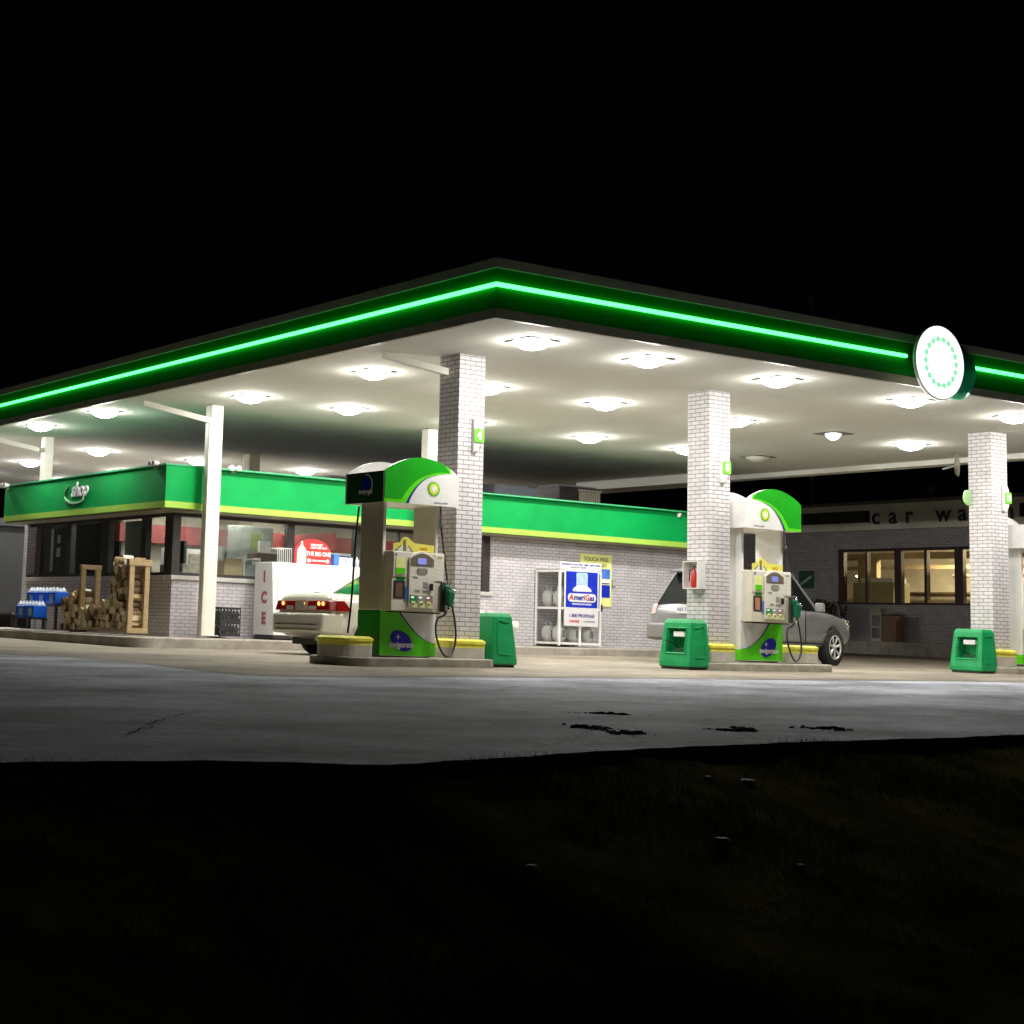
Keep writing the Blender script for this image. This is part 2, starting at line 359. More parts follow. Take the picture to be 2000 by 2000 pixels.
# shop sidewalk with kerb face: top rises gently to the wall
def walk(name, poly, ztop, zbot, mat, bev=.02):
    m = MB(); n = len(poly)
    m.add([(x, y, zbot(x, y)) for x, y in poly]+[(x, y, ztop(x, y)) for x, y in poly], [tuple(range(n-1, -1, -1)), tuple(range(n, 2*n))]+[(i, (i+1) % n, n+(i+1) % n, n+i) for i in range(n)])
    return tag(m.build(name, mat, bevel=bev), kind='structure')
cor = [(13.35+.5*(1-math.cos(a)), 26.75+.5*(1-math.sin(a))) for a in [math.radians(k) for k in range(0, 91, 15)]]
wtop = lambda x, y: g(x, 26.7)+.145+.045*max(0, min(1.8, y-26.7)) if x > 13.9 else g(13.6, 26.7)+.145+.003*(y-26.7)
walk('sidewalk', [(13.35, 50)]+cor+[(30.3, 26.75), (30.3, 50)], lambda x, y: (.205 if y < 29 else .205)+.0065*(x-14)+(.045 if y > 28 else 0), lambda x, y: -.1, WALK)
wk = lambda x, y: .33+.45  # car wash walk level
walk('wash_sidewalk', [(42.3, 20), (60, 20), (60, 60), (42.3, 60)], lambda x, y: .72, lambda x, y: .1, KERB)

# oily clods and potholes on the asphalt: thin dark patches
def clod(cx, cy, L, W, lab, seed):
    r = random.Random(seed); m = MB()
    for k in range(70):
        a, b = r.gauss(0, .75)*L, r.gauss(0, .8)*W*1.6
        x, y = cx+a*.85+b*.52, cy-a*.52+b*.85; q = (.012+.032*r.random()**2)*(1 if abs(a) < L else .6); z = g(x, y); n = 6; ph = r.random()*6
        P = [(q*(.6+.6*r.random())*math.cos(ph+6.283*t/n), q*(.6+.6*r.random())*math.sin(ph+6.283*t/n)) for t in range(n)]
        h = .004+q*.45*r.random()
        m.hull2([(x+u, y+v, z) for u, v in P], [(x+u*.6, y+v*.6, z+h) for u, v in P])
    tag(m.build('dirt_clod', pm('wet_dirt', (.014, .012, .009), 1, spec=.1, var=.5, scale=30, bump=.6)), lab, 'dirt patch', 'dark dirt clods on the asphalt')
def crack(pts, w_):
    r = random.Random(int(pts[0][0]*100)); m = MB(); q = []
    for (a, b), (c, d) in zip(pts, pts[1:]):
        for t in range(6): f = t/6; q.append((a+(c-a)*f+r.uniform(-.035, .035), b+(d-b)*f+r.uniform(-.035, .035)))
    vs = []
    for k, (x, y) in enumerate(q): ww = w_*(.3+r.random()); vs += [(x, y-ww, g(x, y)+.005), (x, y+ww, g(x, y)+.005)]
    m.add(vs, [(2*k, 2*k+2, 2*k+3, 2*k+1) for k in range(len(q)-1)]); return tag(m.build('pavement_crack', pm('crack_dark', (.07, .065, .06), 1, spec=0, var=.5, scale=20)), kind='structure')
crack([(4.65, 9.4), (5.03, 9.89), (5.37, 10.37), (5.85, 10.94), (6.26, 11.3)], .012)
crack([(10.88, 13.57), (11.5, 14.14), (12.11, 14.59), (12.19, 14.51)], .012)
crack([(7.17, 11.25), (7.26, 10.66), (7.67, 10.17), (8.45, 10.29), (9.44, 10.51), (10.43, 10.66)], .008)
clod(8.69, 9.68, .11, 0.078, 'small black dirt clod left of the middle, upper one of the close pair', 1)
clod(8.62, 9.22, .12, 0.078, 'flat black dirt clod, lower one of the close pair', 2)
clod(9.80, 9.30, .10, 0.036, 'thin broken trail of black dirt in the middle of the row', 3)
clod(10.89, 9.36, .15, 0.072, 'long black dirt streak at the right end of the row', 4)
clod(9.97, 10.85, .16, 0.024, 'faint long dirt streak set back from the others', 5)
clod(10.0, 9.36, .05, 0.054, 'little dirt lump at the right tip of the thin broken trail', 6)

# grass blades (uncountable) and litter
gm = MB(); rg = random.Random(5); vs = []; fs = []
for i in range(70000):
    x = rg.uniform(-1.5, 15); e = edge_y(x)+wob(x); y = e+.03-5.2*rg.random()**1.4
    if rg.random() < .25+.25*math.sin(x*2.3)*math.sin(y*2.9): continue
    z = (bank(x, y) if y < e-.02 else g(x, e)-.03)-.005; h = rg.uniform(.012, .05)*(1+.7*math.sin(x*1.9+y)); a = rg.random()*6.283; lx, ly = (rg.random()-.5)*h*1.3, (rg.random()-.5)*h*1.3; wd = .004
    o = len(vs); dx, dy = math.cos(a)*wd, math.sin(a)*wd
    vs += [(x-dx, y-dy, z), (x+dx, y+dy, z), (x+lx, y+ly, z+h)]; fs.append((o, o+1, o+2))
me = bpy.data.meshes.new('grass'); me.from_pydata(vs, [], fs); me.materials.append(pm('grass_blade', (.26, .25, .07), .9, spec=.05, var=.6, scale=1.5))
go = bpy.data.objects.new('grass', me); COL.objects.link(go); tag(go, 'short patchy grass on the dark bank below the lot', 'grass', kind='stuff')
def rock(name, x, y, s_, lab, cat, mat, grp=None, flat=.6, seed=0):
    r = random.Random(seed); m = MB(); m.smooth = False; n = 9; rings = []
    for h, q in ((0, .9), (.35, 1), (.6, .9), (.75, .7)):
        rings.append([(q*s_*(.75+.4*r.random())*math.cos(6.283*k/n), q*s_*(.75+.4*r.random())*math.sin(6.283*k/n), h*s_*flat*2) for k in range(n)])
    vs = [p for rr in rings for p in rr]; fs = [(i*n+k, i*n+(k+1) % n, (i+1)*n+(k+1) % n, (i+1)*n+k) for i in range(3) for k in range(n)]+[tuple(range(3*n, 4*n))]
    m.add(vs, fs); o = m.build(name, mat, loc=(x, y, bank(x, y)-.005)); tag(o, lab, cat, grp)
STN = pm('pale_stone', (.42, .40, .36), .8, var=.2, scale=20)
rock('rock', 6.83, 6.55, .05, 'largest pale rock in the grass, right of the middle', 'rock', STN, 'pale rocks in the grass', .7, 1)
rock('rock', 5.35, 6.35, .028, 'small pale rock in the grass below the pump on the left island', 'rock', STN, 'pale rocks in the grass', .5, 2)
rock('rock', 7.15, 6.3, .028, 'small dull rock just right of the largest one', 'rock', STN, 'pale rocks in the grass', .5, 3)
rock('paper_scrap', 8.28, 7.72, .05, 'crumpled white paper scrap on the grass near the lot edge', 'litter', PAPER, 'litter in the grass', .2, 4)
rock('paper_scrap', 7.98, 7.78, .026, 'small white paper scrap just left of the crumpled one', 'litter', PAPER, 'litter in the grass', .2, 5)
rock('paper_scrap', 6.75, 5.85, .02, 'thin white scrap lying in the grass below the largest rock', 'litter', PAPER, 'litter in the grass', .15, 6)

# ------------------------------------------------------------------ canopy
H = 4.6
X0, X1, Y0, Y1 = 13.62, 31.36, 17.08, 49.4
can = thing('canopy', 'large flat station canopy with white underside and dark green edge', 'canopy', (0, 0, 0))
MB().box(X0+.05, X1-.05, Y0+.05, Y1-.05, H, H+.06).build('ceiling', SOFF, can)
MB().box(X0+.1, X1-.1, Y0+.1, Y1-.1, H+.07, H+.5).build('roof', ROOF, can)
m = MB()
for a, b in ((H, H+.13), (H+.68, H+.81)):
    m.box(X0-.03, X1+.03, Y0-.03, Y0+.05, a, b); m.box(X0-.03, X0+.05, Y0+.05, Y1-.05, a, b); m.box(X1-.05, X1+.03, Y0+.05, Y1-.05, a, b); m.box(X0-.03, X1+.03, Y1-.05, Y1+.03, a, b)
m.build('edge_trim', TRIM, can)
m = MB()
m.box(X0, X1, Y0, Y0+.04, H+.13, H+.68); m.box(X0, X0+.04, Y0+.04, Y1-.04, H+.13, H+.68); m.box(X1-.04, X1, Y0+.04, Y1-.04, H+.13, H+.68); m.box(X0, X1, Y1-.04, Y1, H+.13, H+.68)
m.build('fascia_panel', GRN, can)
ZN = H+.45
m = MB(); m.tube([(X0-.03, Y1, ZN), (X0-.03, Y0-.02, ZN)], .031, 8); m.tube([(X0-.02, Y0-.03, ZN), (21.8, Y0-.03, ZN)], .031, 8); m.tube([(23.5, Y0-.03, ZN), (X1, Y0-.03, ZN)], .031, 8)
m.build('neon_tube', NEON, can)
m = MB(); m.box(X1-.45, X1-.06, Y0+.06, Y1-.06, H-.11, H-.001); m.box(X0+.06, X1-.45, Y1-.45, Y1-.06, H-.11, H-.001)
m.build('back_lip', SOFF, can)
m = MB(); m.box(X1-1.4, X1-.45, 29.4, 34, H-.22, H-.002); m.build('ceiling_box', SOFF, can)

lc = [0]
LROWS = [(18.07, [15.07, 17.28, 20.03, 23.2, 25.98, 28.2]), (22.0, [15.07, 17.4, 20.03, 23.26, 25.94, 28.24]), (25.97, [15.1, 17.25, 20.1, 23.23, 26.0, 28.16]),
         (30.05, [14.15]), (33.3, [14.18]), (37.15, [14.2, 17.37, 20.15, 23.38, 26.0]), (41.4, [14.2, 17.39, 20.2]), (45.6, [14.2, 17.4, 20.27])]
def ceiling_lamp():
    t = thing('ceiling_light', '', 'ceiling light', (0, 0, 0), 0, 'square lamps under the canopy')
    MB().box(-.275, .275, -.275, .275, -.014, -.001).build('housing_plate', pm('lamp_plate', (.10, .095, .085), .6, var=.05, spec=.2), t)
    MB().lathe([(.0005 if k == 0 else .265*math.sin(math.pi/2*k/8), -.015-.115*(1-math.sin(math.pi/2*k/8)**2)**.7) for k in range(9)], n=28, cap=False).build('lens', LENS, t)
    return t
proto = ceiling_lamp()
ORD = ['nearest the left edge', 'second from the left edge', 'third from the left edge', 'fourth from the left edge', 'fifth from the left edge', 'sixth from the left edge']
RN = ['front row of the canopy', 'second row of the canopy', 'third row of the canopy', 'fourth row, above the shop corner', 'fifth row, above the shop side', 'sixth row, over the shop roof', 'seventh row, over the shop roof', 'rearmost row under the canopy']
for ri, (y, xs) in enumerate(LROWS):
    for ci, x in enumerate(xs):
        l = proto if lc[0] == 0 else copy_tree(proto); lc[0] += 1; l.location = (x, y, H)
        l['label'] = 'glowing square lamp in the %s, %s' % (RN[ri], ORD[ci] if len(xs) > 1 else 'the only one there')
        if (ri, ci) == (1, 4):
            l['label'] = 'dim square lamp with a small lit patch, between the middle and right columns'
            for ch in l.children:
                if ch.name.startswith('lens'): ch.data = ch.data.copy(); ch.data.materials[0] = LENSD; ch.scale = (.55, .55, 1)
        if (ri, ci) == (2, 5):
            l['label'] = 'unlit square lamp at the back right of the ceiling'
            for ch in l.children:
                if ch.name.startswith('lens'): ch.data = ch.data.copy(); ch.data.materials[0] = pm('lens_off', (.55, .53, .48), .3, var=0)

# round logo sign on the canopy edge
ls = thing('logo_sign', 'round glowing white sign with a ring of green diamonds on the canopy edge', 'sign', (22.07, 16.62, 4.93))
MB().lathe([(.12, .42), (.2, .12), (.57, .075), (.585, .05), (.585, .012)], axis='y', n=48).build('sign_body', WHT, ls)
MB().lathe([(0.0005, .0), (.56, 0), (.575, .014)], axis='y', n=48).build('sign_face', LOGOL, ls)
m = MB()
for k in range(18):
    a = 2*math.pi*k/18; c_, s_ = math.cos(a), math.sin(a); R_ = .365
    m.extr_y([(R_*c_+u*-s_+v*c_, R_*s_+u*c_+v*s_) for u, v in ((0, -.052), (.064, 0), (0, .052), (-.064, 0))], -.008, -.002)
m.build('logo_cells', LOGOG, ls)
gh = MB().lathe([(.46, -.02), (.34, -.14), (.0005, -.18)], axis='y', n=40).build('green_boss', pm('boss_green', (.01, .55, .25), .4, var=0), ls); gh.location = (.92, .43, 0)

# rainwater pipes under the ceiling
def drain(a, b, lab, down=None):
    t = thing('drain_pipe', lab, 'drain pipe', a, 0, 'white drain pipes under the canopy'); A = Vector((0, 0, 0)); B = Vector(b)-Vector(a)
    d = (B-A).normalized(); s_ = d.cross(Vector((0, 0, 1))).normalized()*.055; u = Vector((0, 0, .055)); m = MB()
    m.add([A-s_-u, A+s_-u, A+s_+u, A-s_+u, B-s_-u, B+s_-u, B+s_+u, B-s_+u], [(0, 3, 2, 1), (4, 5, 6, 7), (0, 1, 5, 4), (1, 2, 6, 5), (2, 3, 7, 6), (3, 0, 4, 7)])
    m.build('pipe', OFFW, t, bevel=.012)
    if down: MB().box(B.x-.055, B.x+.055, B.y-.055, B.y+.055, down-a[2], B.z+.05).build('downpipe', OFFW, t, bevel=.012)
drain((14.08, 20.35, 4.56), (14.93, 19.82, 4.33), 'short sloping drain pipe reaching the left brick column')
drain((14.0, 28.05, 4.56), (15.12, 27.42, 4.27), 'drain pipe turning down beside the cream post at the shop corner', .26)
drain((14.0, 36.1, 4.56), (15.1, 35.5, 4.3), 'drain pipe reaching the farthest left cream post')

# brick columns with painted barrier collars
def column(x, y, zb, lab):
    t = thing('brick_column', lab, 'column', (x, y, zb), 0, 'white brick canopy columns')
    MB().box(0, .48, 0, .48, .27, H-zb-.004).build('shaft', BRW, t)
    return t
column(14.97, 19.6, .10, 'white brick column beside the leftmost pump')
column(20.12, 19.6, .17, 'white brick column carrying the fire extinguisher')
column(27.43, 19.6, .25, 'white brick column at the right with the round mirror')

def roundrect(x0, x1, y0, y1, r, n=5, rl=None):
    out = []
    for cx_, cy_, a0, rr in ((x1-r, y0+r, -90, r), (x1-r, y1-r, 0, r), (x0+(rl or r), y1-(rl or r), 90, rl or r), (x0+(rl or r), y0+(rl or r), 180, rl or r)):
        for k in range(n+1):
            a = math.radians(a0+90*k/n); out.append((cx_+rr*math.cos(a), cy_+rr*math.sin(a)))
    return out
def barrier(x0, x1, y0, y1, zb, lab, rl=.06):
    t = thing('concrete_barrier', lab, 'barrier', (x0, y0, zb), 0, 'yellow topped concrete barriers on the pump islands')
    P = roundrect(0, x1-x0, 0, y1-y0, .06, 6, rl); P2 = roundrect(-.012, x1-x0+.012, -.012, y1-y0+.012, .065, 6, rl)
    P3 = roundrect(.035, x1-x0-.035, .035, y1-y0-.035, .05, 6, max(.04, rl-.035))
    MB().extr_z(P, 0, .165).build('grey_base', GREYC, t)
    m = MB(); m.hull2([(a, b, .166) for a, b in P], [(a, b, .225) for a, b in P]); m.hull2([(a, b, .226) for a, b in P2], [(a, b, .262) for a, b in P2]); m.hull2([(a, b, .2625) for a, b in P2], [(a, b, .292) for a, b in P3])
    m.build('yellow_cap', YEL, t)
    return t
barrier(12.86, 13.5, 19.5, 20.2, .09, 'yellow and grey barrier with a rounded end left of the leftmost pump', .33)
barrier(14.87, 15.5, 19.5, 20.18, .10, 'yellow and grey collar around the foot of the leftmost brick column')
barrier(20.04, 20.66, 19.5, 20.18, .17, 'yellow and grey collar around the foot of the middle brick column')
barrier(22.0, 22.62, 19.5, 20.2, .19, 'yellow and grey barrier right of the middle pump', .06)
barrier(27.35, 27.99, 19.5, 20.18, .25, 'yellow and grey collar around the foot of the right brick column')

def island(x0, x1, y0, y1, rl=.35):
    m = MB(); P = roundrect(x0, x1, y0, y1, .12, 6, rl); n = len(P); zt = lambda x: g(x, 20)+.122
    m.add([(x, y, g(x, y)-.1) for x, y in P]+[(x, y, zt(x)) for x, y in P], [tuple(range(n-1, -1, -1)), tuple(range(n, 2*n))]+[(i, (i+1) % n, n+(i+1) % n, n+i) for i in range(n)])
    return tag(m.build('pump_island', KERB, bevel=.02), kind='structure')
island(12.92, 15.47, 19.22, 20.5); island(19.9, 22.68, 19.22, 20.5); island(27.2, 33, 19.22, 20.5)

# number signs on the columns
def numsign(x, y, z, s, lab, mt):
    t = thing('number_sign', lab, 'number sign', (x, y, z), 0, 'lane number signs on the columns')
    P = [(0, -.25)]+[(.15*math.cos(a)**.8 if math.cos(a) > 0 else 0, .25*math.sin(a)) for a in [math.radians(k) for k in range(-80, 81, 10)]]+[(0, .25)]
    MB().extr_y(P, -.02, .04).build('backing', mt, t, bevel=.006)
    MB().extr_y(roundrect(.0, .19, -.105, .105, .03, 4), -.035, -.0205).build('green_plate', NUMG, t, bevel=.004)
    text('numeral', s, .19 if len(s) == 1 else .15, PAPER, t, (.095, -.038, 0), bold=.006, sx=.9)
    return t
numsign(15.21, 19.555, 3.39, '4', 'green 4 on a half round grey sign on the leftmost brick column', LGREY)
numsign(20.36, 19.555, 3.33, '8', 'green 8 on a half round white sign on the middle brick column', WHT)
numsign(27.74, 19.555, 3.36, '12', 'green 12 on a half round white sign on the right brick column', WHT)
t = thing('side_sign', 'pale green edge of a round sign on the left side of the right column', 'number sign', (27.40, 20.06, 3.36))
MB().lathe([(.0005, -.01), (.14, -.01), (.15, .0), (.15, .02), (.0005, .03)], axis='y', n=28).build('disc', pm('sign_pale_green', (.45, .75, .35), .4, var=0), t)

# round mirror beside right column
t = thing('round_mirror', 'dark round mirror on an arm left of the right brick column', 'mirror', (26.72, 19.85, 3.9), math.radians(-152))
MB().lathe([(.0005, .0), (.17, .015), (.2, .04), (.2, .06), (.0005, .075)], axis='y', n=32).build('disc', pm('mirror_back', (.10, .085, .06), .5, var=.1), t)
MB().tube([(0, .03, 0), (-.60, -.30, 0)], .018, 6).build('arm', GREY, t)

# fire extinguisher cabinet on the middle column
t = thing('extinguisher_cabinet', 'open white cabinet with a red fire extinguisher on the middle column', 'fire extinguisher', (19.93, 19.66, 1.33))
m = MB(); m.box(0, .185, 0, .015, 0, .45); m.box(0, .185, .315, .33, 0, .45); m.box(0, .185, .015, .315, 0, .015); m.box(0, .185, .015, .315, .435, .45); m.box(.17, .185, .015, .315, .015, .435)
m.build('cabinet', WHT, t)
MB().lathe([(.0005, .02), (.05, .02), (.055, .04), (.055, .24), (.03, .28), (.02, .30), (.02, .33)], (.085, .15, .0), 16).build('cylinder', RED, t)
m = MB(); m.tube([(.085, .15, .32), (.04, .12, .38), (.04, .06, .34)], .01, 6); m.tube([(.085, .17, .33), (.05, .22, .3), (.05, .23, .12)], .009, 6); m.build('hose', BLK, t)

# cream steel posts
def post(x, y, zb, s_, lab, mat=OFFW):
    t = thing('steel_post', lab, 'post', (x, y, zb), 0, 'cream canopy posts near the shop')
    m = MB(); m.box(-s_/2, s_/2, -s_/2, s_/2, 0, H-zb-.004); m.build('post', mat, t, bevel=.015)
    MB().box(-s_/2-.05, s_/2+.05, -s_/2-.05, s_/2+.05, 0, .015).build('base_plate', mat, t)
post(15.30, 27.62, .262, .25, 'cream square post standing at the corner of the shop')
post(15.25, 35.35, 3.32, .22, 'cream post rising behind the shop sign at far left')
post(20.35, 34.8, 3.32, .3, 'short olive post on the shop roof left of the first pump', pm('olive_post', (.30, .27, .17), .5))
post(20.28, 27.5, .30, .24, 'cream post seen just left of the leftmost brick column')

# ------------------------------------------------------------------ fuel pumps
def pump_sign_panel(parent, x0, x1, y0, y1, zb, zs, zt, mirror, front=True):
    W = x1-x0; hb = zs-zb; hd = zt-zb
    def top(u): # arch height
        return hb+(hd-hb)*math.sin(math.pi*max(0, min(1, (u-.0)/1.0)))**.8
    N = 24; P = [(x0, zb), (x1, zb)]+[(x0+W*(1-k/N), zb+top(1-k/N)) for k in range(N+1)]
    o = MB().extr_y(P, y0, y1).build('valance_front' if front else 'valance_back', WHT, parent)
    if not front: return
    mx = (lambda u: x0+W*(1-u)) if mirror else (lambda u: x0+W*u)
    c = arc([(.285, 0), (.335, .12), (.42, .26), (.53, .375), (.66, .44), (.80, .475), (.885, .49)], 5)
    d = arc([(.19, .0), (.245, .1), (.33, .24), (.44, .36), (.58, .445), (.74, .495), (.87, .505)], 5)
    cv = lambda pts: [(mx(u), zb+v*hb/.45+0.0) for u, v in pts]
    def poly(pts, y, mat, name):
        q = pts if not mirror else pts[::-1]
        MB().extr_y(q, y, y0-.0005).build(name, mat, parent)
    clip = lambda pts: [(a, min(b, zb+top((a-x0)/W)-.004)) for a, b in pts]
    topl = [(u, 1.0) for u in [k/N for k in range(int(.885*N), -1, -1)]]
    topl = [(mx(u), zb+top(u)) for u, _ in topl]
    poly(clip(cv(c))+topl+[(mx(0), zb+.0)], y0-.003, LIMEP, 'lime_swoosh')
    d2 = clip(cv(d)); topg = [(mx(u), zb+top(u)) for u in [k/N for k in range(int(.8*N), -1, -1)]]
    i0 = next(i for i, p in enumerate(d) if p[1] >= .05)
    poly(d2[i0:]+topg+[(mx(0), zb+.055)], y0-.006, pm('swoosh_green', (.012, .36, .012), .3, var=.1), 'green_swoosh')
    n_ = int(len(c)*.72); nv = cv(c[:n_]); th = [(mx(u+.032*(1-i/n_)+.004), zb+v*hb/.45) for i, (u, v) in enumerate(c[:n_])]
    poly(th+nv[::-1], y0-.006, NAVY, 'navy_stripe')
    hx, hz = mx(.655), zb+.235
    for r0, r1, mt, dy, nm in ((.118, .093, HELG, .005, 'helios_outer'), (.088, .066, HELY, .009, 'helios_inner'), (.05, .035, PAPER, .013, 'helios_core')):
        MB().extr_y(star(hx, hz, r0, r1, 18), y0-dy, y0-dy+.0035).build(nm, mt, parent)
    text('small_print', 'Invigorate  gasoline', .032, INKK, parent, (mx(.76), y0-.004, zb+.045), depth=.002)

def make_pump(mirror, lab, num):
    t = thing('fuel_pump', lab, 'fuel pump', (0, 0, 0), 0, 'green and white fuel pumps'); W, D = .98, .56
    side = STEEL if not mirror else WHT
    cab = MB().box(0, W, 0, D, .02, .67).build('base_cabinet', [WHT], t, bevel=.008)
    MB().box(.06, W-.06, .05, D-.05, 0, .02).build('plinth', DARK, t)
    MB().box(0, .035, 0, D, .672, 2.2).build('side_panel', side, t, bevel=.006); MB().box(W-.035, W, 0, D, .672, 2.2).build('side_panel', side, t, bevel=.006)
    MB().box(.0, .05, -.012, -.0005, .672, 2.2).build('side_trim', WHT, t, bevel=.004); MB().box(W-.05, W, -.012, -.0005, .672, 2.2).build('side_trim', WHT, t, bevel=.004)
    # base graphics
    fx = (lambda x: W-x) if mirror else (lambda x: x)
    if not mirror: cr = arc([(.30, .655), (.42, .53), (.56, .40), (.70, .30), (.82, .245), (W, .205)], 5)
    else: cr = arc([(.30, .655), (.40, .52), (.52, .40), (.66, .30), (.80, .235), (W, .205)], 5)
    P = [(0, .03)]+[(W, .03)]+[p for p in cr[::-1]]+[(0, .66)]
    P = [(fx(a), b) for a, b in P]; P = P[::-1] if mirror else P
    MB().extr_y(P, -.004, -.0005).build('lime_graphic', LIMEP, t)
    st = [(fx(a), b) for a, b in cr]; st2 = [(fx(a+.022*(1-i/len(cr))), b+.014*(1-i/len(cr))) for i, (a, b) in enumerate(cr)]
    Q = st+st2[::-1]; MB().extr_y(Q if not mirror else Q[::-1], -.0075, -.0042).build('navy_stripe', NAVY, t)
    gs = MB(); 
    if not mirror: gs.extr_x([(0.0, .03), (D, .03), (D, .66), (0.0, .66)][::-1], -.004, -.0005)
    else: gs.extr_x([(0.0, .03), (D, .03), (D, .2), (0.0, .2)][::-1], -.004, -.0005)
    gs.build('side_graphic', DGRN if not mirror else LIMEP, t)  # left pump: deeper green puts the unlit side's shade into the colour
    ex, ez, er = (.37, .235, math.radians(-28)) if not mirror else (.64, .245, math.radians(35))
    E_ = ell(ex, ez, .20, .13, er, 40); MB().extr_y(E_, -.012, -.0048).build('blue_oval', BLUE, t)
    MB().extr_y([(ex-.06+a, ez+.055+b) for a, b in [(0, -.045), (.01, -.01), (.045, 0), (.01, .01), (0, .045), (-.01, .01), (-.045, 0), (-.01, -.01)]], -.016, -.0122).build('star_mark', PAPER, t)
    text('oval_text', 'invigorate', .115, PAPER, t, (ex+.0, -.016, ez-.055), bold=.003, shear=.15, sx=.95)
    # valance
    pump_sign_panel(t, -.17, 1.14, -.26, -.22, 2.18, 2.62, 2.85, mirror)
    pump_sign_panel(t, -.17, 1.14, D+.14, D+.18, 2.18, 2.62, 2.85, mirror, False)
    vs_ = MB(); vs_.box(-.17, -.14, -.22, D+.14, 2.18, 2.62); vs_.build('valance_side', pm('valance_dark_green', (.004, .085, .012), .4, var=.1) if not mirror else WHT, t)
    MB().box(1.11, 1.14, -.22, D+.14, 2.18, 2.62).build('valance_side', WHT, t)
    MB().box(-.14, 1.11, -.22, D+.14, 2.195, 2.21).build('valance_floor', OFFW, t)
    if not mirror:
        E2 = ell(.18, 2.43, .13, .115, .5, 30)
        m = MB(); m.extr_x([(y_, z_) for y_, z_ in E2], -.180, -.1705); m.build('side_oval', BLUE, t)
        m = MB(); m.tube([(-.185, .18-.15*math.sin(a), 2.43-.15*math.cos(a)) for a in [math.radians(k) for k in range(20, 190, 12)]], .009, 6); m.build('side_crescent', PAPER, t)
        text('side_text', 'invigorate', .085, PAPER, t, (-.184, .2, 2.34), face='-x', bold=.002, shear=.2)
    # console
    ax = (lambda x: x)
    cb = MB().box(.03, .95, -.21, -.001, .655, 1.50); cb.build('console', BEIGE, t, bevel=.012)
    MB().box(.08, .92, -.19, -.015, .635, .652).build('console_underside', DARK, t)
    m = MB(); B0, B1 = .31, .755
    arch = [(B0, .70), (B1, .70), (B1, 1.42)]+[(B1-(B1-B0)*k/12, 1.42+.095*math.sin(math.pi*k/12)) for k in range(1, 12)]+[(B0, 1.42)]
    m.extr_y(arch, -.245, -.212); m.build('bezel', OFFW, t, bevel=.01)
    ar2 = [(B0+.02, 1.30), (B1-.02, 1.30), (B1-.02, 1.405)]+[(B1-.02-(B1-B0-.04)*k/12, 1.405+.075*math.sin(math.pi*k/12)) for k in range(1, 12)]+[(B0+.02, 1.405)]
    MB().extr_y(ar2, -.25, -.2455).build('hood_recess', pm('hood_brown', (.17, .14, .09), .5), t)
    MB().extr_y(roundrect(.45, .60, 1.325, 1.415, .02, 3), -.256, -.2505).build('blue_display', LCD, t)
    MB().box(.47, .60, -.252, -.2455, 1.185, 1.275).build('grey_display', pm('lcd_grey', (.30, .31, .24), .3, var=.1), t)
    m = MB(); m.box(.445, .46, -.252, -.2455, 1.2, 1.265); m.box(.61, .625, -.252, -.2455, 1.2, 1.265); m.box(.37, .45, -.25, -.2455, 1.14, 1.15); m.box(.43, .455, -.25, -.2455, 1.125, 1.145)
    for i in range(3):
        for j in range(4): m.box(.56+.03*i, .58+.03*i, -.25, -.2455, .99+.025*j, 1.005+.025*j)
    m.box(.42, .50, -.25, -.2455, .935, .965); m.box(.55, .66, -.25, -.2455, .93, .96); m.build('keypad', pm('key_grey', (.28, .27, .24), .5, var=0), t)
    MB().box(.67, .71, -.285, -.2455, .96, 1.06).build('card_slot', BLK, t)
    for i, mt in enumerate((pm('grade_green', (.03, .30, .08), .4, var=0), pm('grade_grey', (.36, .33, .33), .4, var=0), pm('grade_brown', (.36, .26, .20), .4, var=0))):
        x_ = .325+.137*i
        MB().box(x_, x_+.13, -.249, -.2455, .775, .885).build('grade_panel', mt, t)
        MB().extr_y(roundrect(x_+.02, x_+.075, .845, .868, .01, 3), -.253, -.2495).build('grade_label', PLAS, t)
        b_ = MB().extr_y(roundrect(x_+.02, x_+.095, .715, .80, .02, 3), -.266, -.2495).build('grade_button', YSGN, t, bevel=.006)
        text('octane', ('87', '89', '93')[i], .05, INKK, b_, (x_+.057, -.268, .757), depth=.002)
    MB().box(.045, .28, -.225, -.2105, 1.14, 1.49).build('left_module', OFFW, t, bevel=.006)
    MB().box(.085, .245, -.232, -.2255, 1.17, 1.40).build('advert', [YSGN], t)
    MB().box(.087, .243, -.236, -.2325, 1.175, 1.26).build('advert_band', LIMEP, t)
    MB().box(.12, .24, -.2, -.2, 1, 1) if 0 else None
    text('lane_number', num, .07, INKK, t, (.085, -.228, 1.445), depth=.003)
    MB().box(.11, .25, -.2145, -.2105, 1.09, 1.13).build('green_badge', DGRN, t)
    MB().box(.065, .26, -.216, -.2105, .83, 1.08).build('receipt_recess', DARK, t)
    MB().box(.10, .21, -.221, -.2165, .85, 1.05).build('receipt_door', pm('door_orange', (.50, .22, .12), .5) if mirror else pm('door_brown', (.16, .09, .05), .5), t)
    MB().box(.262, .30, -.221, -.2165, .80, 1.0).build('blue_decal', SKYB, t)
    MB().box(.77, .94, -.222, -.2105, 1.10, 1.48).build('right_module', OFFW, t, bevel=.005)
    m = MB()
    for k in range(4): m.box(.80, .86, -.2235, -.2225, 1.20+.06*k, 1.205+.06*k)
    m.box(.81, .90, -.2235, -.2225, 1.42, 1.45); m.build('instruction_print', pm('print_tan', (.42, .38, .25), .6, var=0), t)
    # topper
    Z0 = 1.505
